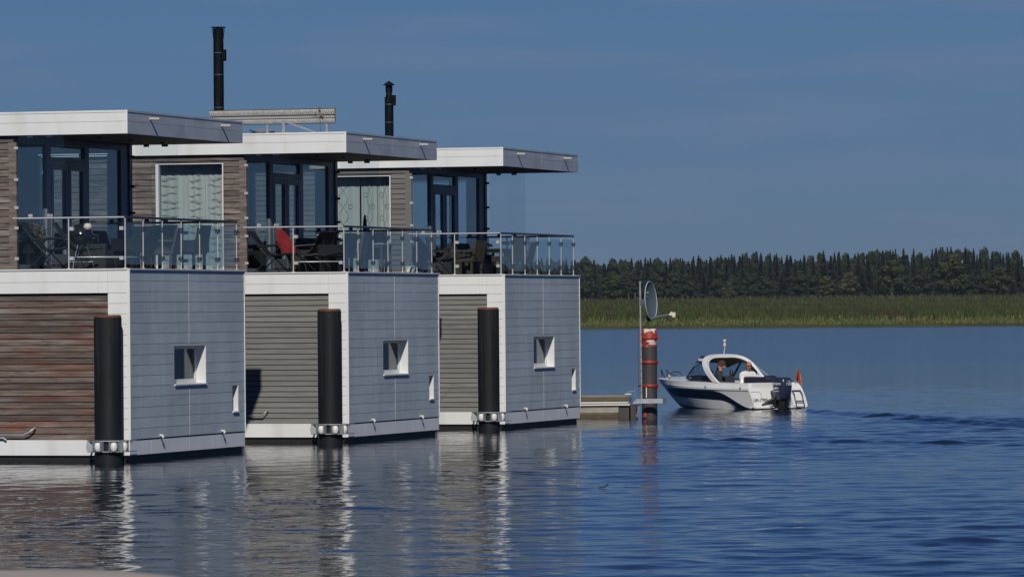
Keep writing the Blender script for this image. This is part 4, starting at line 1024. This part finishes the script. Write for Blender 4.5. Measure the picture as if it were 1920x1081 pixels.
f.add([(p[0], p[1], p[2]) for p in poly], [tuple(range(len(poly)))])
bmh = f.build('hull', ['gel', 'navy', 'antifoul'], B)
bm = bmesh.new(); bm.from_mesh(bmh.data); bmesh.ops.recalc_face_normals(bm, faces=bm.faces); bm.to_mesh(bmh.data); bm.free()
# gunwale cap and foredeck
f = MB(); f.smooth = True; P = []
for u in us:
    if u < .55: continue
    b = hw(u, zs(u)); z = zs(u); x_ = sx_(u, z)
    P.append([(x_, b * t_, z + .10 * (1 - t_ * t_) * min(1, b * 1.5)) for t_ in (-1, -.85, -.5, 0, .5, .85, 1)])
f.grid(P); f.build('foredeck', 'gel', B)
for sd in (1, -1):
    f = MB(); P = []
    for u in us:
        if u > .62: break
        b = hw(u, zs(u)); z = zs(u) + .002; x_ = sx_(u, z)
        P.append([(x_, b * sd, z), (x_, (b - .17) * sd, z + .012), (x_, (b - .17) * sd, .22)])
    f.grid(P); f.build('side_deck', 'gel', B, False)
f = MB(); f.box(.1, 2.3, -.72, .72, .20, .22); f.box(2.3, 2.75, -.55, .55, .20, .22); f.build('cockpit_floor', 'gel', B)
f = MB(); f.box(.02, .22, -.84, .84, .22, .755); f.box(2.72, 2.76, -.55, .55, .22, .84); f.build('bulkhead', 'gel', B)
# stern seat, white moulding, upholstery
f = MB(); f.smooth = False; f.box(.10, .52, -.80, .55, .62, .80); f.box(.24, .44, -.80, .62, .76, .84); f.build('stern_seat', 'navyfab', B)
f = MB(); f.lathe([(.0001, -.2), (.14, -.19), (.16, 0), (.14, .19), (.0001, .2)], (.5, -.25, .80), 14, 'y'); f.build('bolster', 'navyfab', B)
f = MB(); f.tube([(.62, .72, .72), (.64, .70, .90), (.66, .62, .94), (.70, .30, .94), (.70, -.05, .93)], [.07, .06, .05, .04, .04], 8); f.build('seat_frame', 'gel', B)
f = MB(); f.box(.6, .75, -.1, .66, .62, .90); f.build('seat_back', 'navyfab', B)
f = MB(); f.box(1.7, 2.1, .25, .72, .22, .62); f.box(1.35, 1.75, -.55, -.02, .22, .58); f.build('helm_seat', 'navyfab', B)
f = MB(); f.box(2.55, 2.72, -.55, .55, .40, .90); f.box(2.72, 3.2, -.60, .60, .78, .92); f.build('dashboard', 'jacket', B)
for (x_, y_, z_) in ((2.8, -.62, .90), (2.42, -.70, .88)):
    f = MB(); f.lathe([(.055, 0), (.055, .16), (.04, .18)], (x_, y_, z_), 10); f.build('rod_holder', 'dark', B)
f = MB(); f.box(1.0, 2.6, -.84, -.78, .62, .90); f.build('side_lining', 'jacket', B)
# arch + hardtop
def archpt(t_):   # t_ 0..1 from port foot to starboard foot
    a = math.pi * t_; c, s_ = math.cos(a), math.sin(a)
    y = .98 * (abs(c) ** .62) * (1 if c > 0 else -1); z = .76 + .80 * (max(0, s_) ** .62); x_ = 1.46 + .84 * ((z - .76) / .8) ** .8
    return x_, y, z
f = MB(); P = []
for k in range(33):
    x_, y, z = archpt(k / 32); th_ = .095; d = Vector((0, -y, -(z - .75))).normalized()
    wd = .17 + .06 * abs(math.cos(math.pi * k / 32)); 
    P.append([(x_, y, z), (x_ + wd, y, z + .01), (x_ + wd, y + d.y * th_, z + d.z * th_), (x_, y + d.y * th_, z + d.z * th_), (x_, y, z)])
f.grid(P); f.build('arch', 'gel', B, True)
# roof between arch and windscreen top
f = MB(); f.smooth = True; P = []; Q = []
for k in range(8, 25):
    x_, y, z = archpt(k / 32)
    row = []
    for j in range(9):
        t_ = j / 8; row.append((x_ + .10 + (3.02 - x_ - .1) * t_, y * (1 - .16 * t_), z - .015 - .19 * t_ ** 1.5))
    P.append(row); Q.append([(p[0], p[1] * .97, p[2] - .045) for p in row])
f.grid(P); f.build('hardtop', 'gel', B, False)
f = MB(); f.smooth = True; f.grid(Q); f.build('headliner', 'brownliner', B, False)
f = MB(); f.smooth = True; f.lathe([(.0001, .06), (.10, .05), (.13, 0), (.0001, -.01)], (2.75, .45, 1.46), 12); f.build('roof_hatch', 'dark', B)
f = MB(); f.box(2.3, 2.45, -.60, -.42, 1.515, 1.545); f.build('roof_vent', 'dark', B)
# windscreen: base curve on the deck, top curve on the hardtop lip
base = [(1.70, .83, .80), (2.3, .82, .80), (3.0, .76, .83), (3.45, .58, .88), (3.62, .28, .92), (3.66, 0, .93), (3.62, -.28, .92), (3.45, -.58, .88), (3.0, -.76, .83), (2.3, -.82, .80), (1.70, -.83, .80)]
top = [(1.85, .83, 1.04), (2.25, .80, 1.32), (2.75, .68, 1.36), (3.0, .50, 1.36), (3.06, .25, 1.37), (3.08, 0, 1.375), (3.06, -.25, 1.37), (3.0, -.50, 1.36), (2.75, -.68, 1.36), (2.25, -.80, 1.32), (1.85, -.83, 1.04)]
for (a, b, nm) in ((0, 3, 'side_window'), (3, 7, 'windscreen'), (7, 10, 'side_window')):
    f = MB(); f.grid([base[a:b + 1], top[a:b + 1]]); f.build(nm, 'boatglass', B, False)
f = MB()
f.tube(base, .022, 6); f.tube(top, .028, 6)
for k in (3, 7): f.tube([base[k], top[k]], .022, 6)
f.build('windscreen_frame', 'dark', B)
f = MB(); f.smooth = True; P = []   # white roof side pillar running forward from the arch
for k in range(9):
    t_ = k / 8; a = Vector(top[1]).lerp(Vector(top[2]), t_); P.append([(a.x, a.y + .01, a.z + .0), (a.x, a.y - .02, a.z + .12 * (1 - .3 * t_))])
f.grid(P); f.grid([[(p[0], -p[1], p[2]) for p in r_] for r_ in P]); f.build('roof_edge', 'gel', B, False)
for a, b in (((3.1, -.45, 1.36), (3.45, -.5, .92)), ((2.9, -.78, .92), (2.52, -.76, 1.32))):
    f = MB(); f.tube([a, b], .03, 6); f.build('roof_strut', 'dark', B)
f = MB(); f.add([archpt(.93), archpt(.82), (1.0, -.86, .80)], [(0, 1, 2)]); f.build('rear_side_glass', 'boatglass', B, False)
# rails, lights
f = MB(); f.tube([(5.25, .10, .84), (5.30, .10, 1.10), (5.20, .12, .98), (5.0, .22, .93), (4.85, .30, .86)], .016, 6); f.tube([(5.25, -.10, .84), (5.30, -.10, 1.10), (5.20, -.12, .98), (5.0, -.22, .93)], .016, 6); f.build('bow_rail', 'rail_dark', B)
f = MB(); f.tube([(4.35, .52, .84), (4.33, .52, .98), (4.15, .56, 1.05), (3.8, .60, 1.05), (3.65, .62, .98)], .014, 6); f.build('hand_loop', 'rail_dark', B)
f = MB(); f.lathe([(.035, 0), (.035, .07)], (4.36, .52, .90), 8); f.build('side_light', 'ivory', B)
f = MB(); f.tube([(2.36, .02, 1.54), (2.33, .0, 1.72), (2.33, .0, 1.86)], [.010, .014, .014], 6); f.build('antenna_mast', 'trim', B)
f = MB(); f.lathe([(.045, 1.80), (.05, 1.83), (.035, 1.86), (.035, 1.92), (.05, 1.93), (.05, 1.97), (.03, 1.99)], (2.33, .0, 0), 10); f.build('anchor_light', 'ivory', B)
for (x_, z_) in ((4.1, .70), (2.0, .62), (.35, .60)):
    u_ = .0
    for kk in range(60):
        u_ = kk / 59
        if sx_(u_, z_) > x_: break
    f = MB(); f.tube([(x_, hw(u_, z_) - .005, z_ + .03), (x_, hw(u_, z_) + .012, z_ - .02)], .022, 6); f.build('deck_fitting', 'dark', B)
# transom details
f = MB(); f.box(-.30, .0, .32, .92, .03, .07); f.box(-.34, -.0, -.95, -.36, .03, .07); f.build('swim_step', 'gel', B)
f = MB(); f.smooth = True
for sd in (-1,):
    P = [[(.02, -.44, .74), (.02, -.93, .74)], [(-.12, -.44, .62), (-.10, -.97, .60)], [(-.26, -.44, .34), (-.24, -1.0, .32)], [(-.36, -.44, .07), (-.34, -1.0, .07)]]
    f.grid(P)
    for q in (0, 1): f.grid([[r_[q], (.02, r_[q][1], r_[q][2])] for r_ in P])
f.build('stern_quarter', 'gel', B)
f = MB()
for y_ in (-.82, -.52): f.tube([(-.20, y_, .52), (-.30, y_, .42), (-.40, y_, .10), (-.42, y_, -.05)], .016, 6)
f.tube([(-.20, -.82, .52), (-.20, -.52, .52)], .016, 6); f.tube([(-.37, -.82, .22), (-.37, -.52, .22)], .018, 6); f.tube([(-.41, -.82, .04), (-.41, -.52, .04)], .018, 6)
f.build('boarding_ladder', 'rail_dark', B)
f = MB(); f.box(-.20, -.13, .20, .95, .015, .06); f.box(-.33, -.2, .30, .40, -.02, .06); f.build('trim_plate', 'clamp', B)
f = MB(); f.box(.038, .043, .10, .17, .34, .345)
zq = .46; xq = sx_(0, zq) - .004
f = MB(); f.tube([(sx_(0, .50) - .004, .90, .50), (sx_(0, .50) - .004, .60, .50), (sx_(0, .47) - .004, .55, .46), (sx_(0, .30) - .004, .54, .28)], .004, 4); f.build('hatch_outline', 'clamp', B)
# text faces aft: reading left->right on screen = from port to starboard; -y direction
sl_ = math.atan2(.26, .74)
Mt = Matrix(((0, math.sin(sl_), -math.cos(sl_), sx_(0, .26) - .006), (-1, 0, 0, .60), (0, math.cos(sl_), math.sin(sl_), .26), (0, 0, 0, 1)))
text_part('UM-17955', .135, 'dark', B, Mt, 'registration_number', .002, .95)
# outboard
MO = empty('outboard_motor', (0, 0, 0)); MO.parent = B
f = MB(); f.smooth = True; cs = [(.28, .15, .13), (.33, .20, .16), (.50, .225, .175), (.68, .235, .180), (.80, .225, .170), (.86, .19, .145), (.875, .10, .08)]
P = []
for (z, a, b) in cs:
    P.append([(-.44 + a * abs(math.cos(t_)) ** .6 * (1 if math.cos(t_) > 0 else -1) - .03 * (z - .5), .06 + 1.2 * b * abs(math.sin(t_)) ** .6 * (1 if math.sin(t_) > 0 else -1), z) for t_ in [2 * math.pi * k / 28 for k in range(29)]])
P = [[((p[0] + .47) * 1.16 - .49, (p[1] - .06) * 1.04 + .06, (p[2] - .28) * 1.08 + .27) for p in r_] for r_ in P]
f.grid(P); f.add([P[-1][k] for k in range(28)], [tuple(range(28))]); f.add([P[0][k] for k in range(28)], [tuple(range(28))]); f.build('cowling', 'motor', MO)
f = MB(); f.box(-.50, -.30, -.05, .09, -.4, .30); f.prism([(-.28, .30), (-.62, .22), (-.52, -.1), (-.34, -.1)], -.07, .11); f.build('midsection', 'dark', MO)
f = MB(); f.lathe([(.07, -.02), (.07, .02)], (-.52, -.10, .20), 12, 'x'); f.box(-.52, -.40, -.16, -.06, .05, .30); f.build('water_pump_cover', 'galv', MO)
f = MB(); f.box(-.26, -.02, -.12, .16, .10, .52); f.build('clamp_bracket', 'dark', MO)
f = MB(); f.tube([(-.25, .20, .30), (-.20, .35, .24), (-.12, .55, .12), (-.10, .62, .10)], [.05, .04, .03, .02], 6); f.tube([(-.26, .16, .12), (-.2, .40, .05), (-.15, .5, .02)], .02, 6); f.build('steering_hose', 'dark', MO)
# cowling aft face centre x=-.67 ; port face y=.20
Mt = Matrix(((0, 0, -1, -.736), (-1, 0, 0, .04), (0, 1, 0, .72), (0, 0, 0, 1))); text_part('100', .125, 'motorpale', MO, Mt, 'power_number', .004, 1.25)
Mt = Matrix(((0, 0, -1, -.736), (-1, 0, 0, .03), (0, 1, 0, .80), (0, 0, 0, 1))); text_part('FOUR', .045, 'motorpale', MO, Mt, 'small_lettering', .003)
Mt = Matrix(((-1, 0, 0, -.46), (0, 0, 1, .290), (0, 1, 0, .72), (0, 0, 0, 1))); text_part('YAMAHA', .10, 'motorpale', MO, Mt, 'maker_lettering', .006, 1.0)
f = MB(); f.add([(-.60, 0.292, .60), (-.25, 0.292, .56), (-.25, 0.292, .575), (-.45, 0.292, .635)], [(0, 1, 2, 3)]); f.add([(-.62, 0.292, .52), (-.30, 0.292, .50), (-.30, 0.292, .515), (-.5, 0.292, .535)], [(0, 1, 2, 3)]); f.build('silver_stripe', 'motorpale', MO, False)
# flag
f = MB(); f.tube([(-.02, -.78, .70), (-.12, -.80, 1.20)], .012, 6); FS = f.build('flag_staff', 'pole', B)
f = MB(); P = []
for k in range(9):
    t_ = k / 8; row = []
    for j in range(7):
        s_ = j / 6; row.append((-.115 + .095 * t_ * .9 - .05 * s_ + .03 * math.sin(s_ * 5 + t_ * 2), -.80 - (.03 + .20 * t_) * s_, 1.14 - .30 * t_ - .20 * s_ * (.5 + .6 * t_)))
    P.append(row)
for j in range(6):
    f.cur = j // 2; f.grid([[r_[j], r_[j + 1]] for r_ in P])
f.build('flag', ['flagblack', 'flagred', 'flaggold'], FS, False)

# ---------------------------------------------------------------- people
def person(name, base, rz, label, lean, skin, top_m, hair, arms, bald=False, turn=0, nod=0):
    """seated figure; local +x = forward, origin at the seat"""
    e = empty(name, base, rz, label, 'person')
    J = dict(pel=(0, 0, .10), bel=(.02, 0, .22), che=(.03 + lean, 0, .42), nec=(.05 + lean * 1.4, 0, .56), hd0=(.06 + lean * 1.6, 0, .62),
             shl=(.03 + lean, .17, .50), shr=(.03 + lean, -.17, .50), **arms)
    J['hpl'] = (.05, .10, .08); J['hpr'] = (.05, -.10, .08); J['knl'] = (.44, .12, .12); J['knr'] = (.44, -.12, .12)
    J['anl'] = (.46, .12, -.28); J['anr'] = (.46, -.12, -.28); J['tol'] = (.60, .13, -.32); J['tor'] = (.60, -.13, -.32)
    Rr = dict(pel=.15, bel=.14, che=.155, nec=.058, hd0=.055, shl=.075, shr=.075, ell=.045, elr=.045, wrl=.030, wrr=.030, hpl=.10, hpr=.10, knl=.068, knr=.068, anl=.045, anr=.045, tol=.035, tor=.035)
    E_ = [('pel', 'bel'), ('bel', 'che'), ('che', 'nec'), ('nec', 'hd0'), ('che', 'shl'), ('che', 'shr'), ('shl', 'ell'), ('shr', 'elr'), ('ell', 'wrl'), ('elr', 'wrr'),
          ('pel', 'hpl'), ('pel', 'hpr'), ('hpl', 'knl'), ('hpr', 'knr'), ('knl', 'anl'), ('knr', 'anr'), ('anl', 'tol'), ('anr', 'tor')]
    keys = list(J)
    # hands: palm + five fingers as chains off each wrist
    vs = [Vector(J[k]) for k in keys]; ed = [(keys.index(a), keys.index(b)) for a, b in E_]; rad = [Rr[k] for k in keys]; zone = [k for k in keys]
    for s_ in ('l', 'r'):
        el, wr = Vector(J['el' + s_]), Vector(J['wr' + s_]); d = (wr - el).normalized(); sd = d.cross(Vector((0, 0, 1))).normalized(); dn = sd.cross(d)
        wi = keys.index('wr' + s_); vs.append(wr + d * .055); rad.append(.030); zone.append('hand'); pi_ = len(vs) - 1; ed.append((wi, pi_))
        for k, (o_, L_) in enumerate(((-.027, .062), (-.009, .072), (.010, .068), (.027, .052))):
            a = wr + d * .085 + sd * o_; b_ = a + d * L_ * .5 - dn * .008; c = b_ + d * L_ * .35 - dn * .024
            for p, r_ in ((a, .0105), (b_, .0095), (c, .008)): vs.append(p); rad.append(r_); zone.append('hand')
            n_ = len(vs); ed += [(pi_, n_ - 3), (n_ - 3, n_ - 2), (n_ - 2, n_ - 1)]
        a = wr + d * .03 - sd * .035; b_ = a + d * .035 - sd * .022 - dn * .01
        for p, r_ in ((a, .013), (b_, .010)): vs.append(p); rad.append(r_); zone.append('hand')
        n_ = len(vs); ed += [(wi, n_ - 2), (n_ - 2, n_ - 1)]
    me = bpy.data.meshes.new('body'); me.from_pydata([tuple(v) for v in vs], ed, []); o = bpy.data.objects.new('body', me); COL.objects.link(o)
    mo = o.modifiers.new('skin', 'SKIN'); mo.use_smooth_shade = True
    for i_, sv in enumerate(me.skin_vertices[0].data): sv.radius = (rad[i_], rad[i_]); sv.use_root = (i_ == 0)
    ms = o.modifiers.new('sub', 'SUBSURF'); ms.levels = 1; ms.render_levels = 1
    dg = bpy.context.evaluated_depsgraph_get(); me2 = bpy.data.meshes.new_from_object(o.evaluated_get(dg)); bpy.data.objects.remove(o)
    # head joined into the same mesh
    bm = bmesh.new(); bm.from_mesh(me2)
    hc = Vector(J['hd0']) + Vector((.02, 0, .09)); Rm = Matrix.Rotation(turn, 4, 'Z') @ Matrix.Rotation(nod, 4, 'Y'); Mh = Matrix.Translation(hc) @ Rm
    r0 = bmesh.ops.create_uvsphere(bm, u_segments=20, v_segments=14, radius=.1)['verts']
    for v in r0:
        c = v.co; z = c.z * 1.22; x_ = c.x * 1.0; y_ = c.y * .80
        if z < -.03: x_ = x_ * (.86 + .1 * (x_ > 0)); y_ *= .84
        v.co = Mh @ Vector((x_, y_, z))
    def blob(c, r_, sc):
        b_ = bmesh.ops.create_uvsphere(bm, u_segments=8, v_segments=6, radius=r_)['verts']
        for v in b_: v.co = Mh @ (Vector((v.co.x * sc[0], v.co.y * sc[1], v.co.z * sc[2])) + Vector(c))
    blob((.100, 0, -.01), .016, (1.1, .8, 1.6)); blob((0, .080, 0), .022, (.8, .4, 1.3)); blob((0, -.080, 0), .022, (.8, .4, 1.3))
    blob((.088, 0, -.058), .017, (.6, 1.3, .35)); blob((.085, .030, .02), .011, (.6, 1, .7)); blob((.085, -.030, .02), .011, (.6, 1, .7))
    bm.to_mesh(me2); bm.free(); me2.materials.clear(); me2.materials.append(MT[skin]); me2.materials.append(MT['jacket'])
    for p in me2.polygons: p.use_smooth = True; p.material_index = 1 if p.center.z < .16 and Vector(p.center).x < .7 and abs(p.center.y) < .26 and p.center.z < .15 else 0
    bo = bpy.data.objects.new('body', me2); COL.objects.link(bo); bo.parent = e
    # clothing: shell over torso and upper arms
    bm = bmesh.new(); bm.from_mesh(me2); bmesh.ops.recalc_face_normals(bm, faces=bm.faces)
    hz = hc.z - .115
    kill = []
    for fc in bm.faces:
        c = fc.calc_center_median()
        inarm = any((c - Vector(J['wr' + s_])).length < .13 for s_ in 'lr')
        if c.z < .12 or c.z > hz - .02 or inarm or (c - hc).length < .135: kill.append(fc)
    bmesh.ops.delete(bm, geom=kill, context='FACES')
    for v in bm.verts: v.co += v.normal * .012
    m3 = bpy.data.meshes.new('shirt'); bm.to_mesh(m3); bm.free(); m3.materials.clear(); m3.materials.append(MT[top_m])
    for p in m3.polygons: p.material_index = 0; p.use_smooth = True
    so_ = bpy.data.objects.new('shirt' if top_m == 'shirt' else 'jacket', m3); COL.objects.link(so_); so_.parent = e
    if hair:
        f = MB(); f.smooth = True; P = []; q = random.Random(4)
        for a in range(9):
            ph = a / 8 * (1.75 if not bald else 1.2)
            row = []
            for k in range(21):
                t_ = 2 * math.pi * k / 20; rr = .112 + .006 * q.random()
                lim = ph * (.72 if math.cos(t_) > .5 else 1)
                row.append(Mh @ Vector((rr * math.sin(lim) * math.cos(t_) - .008, rr * math.sin(lim) * math.sin(t_) * .84, rr * math.cos(lim) * 1.2 + .004)))
            row[-1] = row[0]; P.append(row)
        f.grid(P); f.build('hair', 'hair', e, False)
    e.scale = (1.1, 1.1, 1.1)
    return e, Mh
ca, sa = math.cos(PHI + math.pi / 2), math.sin(PHI + math.pi / 2)
def b2w(x_, y_, z_): x_ *= BS; y_ *= BS; return Vector((BP[0] + x_ * ca - y_ * sa, BP[1] + x_ * sa + y_ * ca, z_))
e, Mh = person('person', b2w(2.22, .44, .46), PHI + math.pi / 2 - 2.2, 'brown-haired child in a dark jacket, seated in the boat with head bent', .05, 'skin2', 'jacket', True,
               dict(ell=(.12, .26, .28), elr=(.12, -.24, .26), wrl=(.34, .16, .20), wrr=(.34, -.12, .20)), turn=.0, nod=.5)
e, Mh = person('person', b2w(1.40, -.08, .44), PHI + math.pi / 2 + 2.95, 'balding man in a white shirt and sunglasses looking back from the boat', .03, 'skin', 'shirt', False,
               dict(ell=(.16, .26, .30), elr=(.22, -.27, .34), wrl=(.36, .16, .27), wrr=(.44, -.22, .40)), bald=True, turn=-.2, nod=.12)
f = MB()
for s_ in (1, -1): f.box(.088, .100, s_ * .008, s_ * .052, .006, .036)
f.box(.090, .098, -.01, .01, .024, .032); f.tube([(.092, .05, .026), (.02, .084, .02)], .004, 4); f.tube([(.092, -.05, .026), (.02, -.084, .02)], .004, 4)
f.xf(Mh); f.build('sunglasses', 'dark', e)
f = MB(); f.smooth = True; P = []
for a in range(7):
    ph = .75 + a / 6 * 1.15; row = []
    for k in range(15):
        t_ = math.pi * .38 + 2 * math.pi * .62 * k / 14; rr = .104
        row.append(Mh @ Vector((rr * math.sin(ph) * math.cos(t_), rr * math.sin(ph) * math.sin(t_) * .82, rr * math.cos(ph) * 1.22)))
    P.append(row)
f.grid(P); f.build('hair', 'hair', e, False)

# ---------------------------------------------------------------- small things
f = MB(); f.tube([(-.10, 0, 0), (0, .0, .02), (.06, .02, .05)], [.006, .018, .012], 6); o = f.build('driftwood', 'dark'); o.location = ((1131 - 960) / 9554 * 82.6, 82.6, .012)
tag(o, 'tiny dark stick floating alone on the open blue water', 'stick')
# blurred edge of the quay the picture is taken from
f = MB(); q = random.Random(9); P = []
def qz(px, py, y): return CAMZ + (580 + (960 - px) * .0077 - py) / 9554 * y
YQ = 13.0
pts = [(-500, 1064), (-100, 1067), (0, 1069), (60, 1067), (130, 1068), (200, 1069), (260, 1073), (330, 1081), (380, 1090), (430, 1120)]
top_ = [((px - 960) / 9554 * YQ, qz(px, py, YQ)) for px, py in pts]
f.prism([(top_[0][0], 1.2)] + top_ + [(top_[-1][0], 1.2)], YQ - .5, YQ)
o = f.build('quay_edge', 'quay'); tag(o, 'blurred pale edge of the quay at the bottom left corner', 'quay')

# thin air over the marsh
f = MB(); f.box(-6200, 6200, -400, 8700, -2.9, 26)
hz_ = bpy.data.materials.new('air'); hz_.use_nodes = True; t = hz_.node_tree; t.nodes.remove(t.nodes['Principled BSDF'])
pv = t.nodes.new('ShaderNodeVolumePrincipled'); pv.inputs['Color'].default_value = (.72, .84, 1, 1); pv.inputs['Density'].default_value = HAZE
t.links.new(pv.outputs[0], t.nodes['Material Output'].inputs['Volume']); o = f.build('haze', hz_); tag(o, 'thin pale haze over the water and the marsh', kind='stuff')
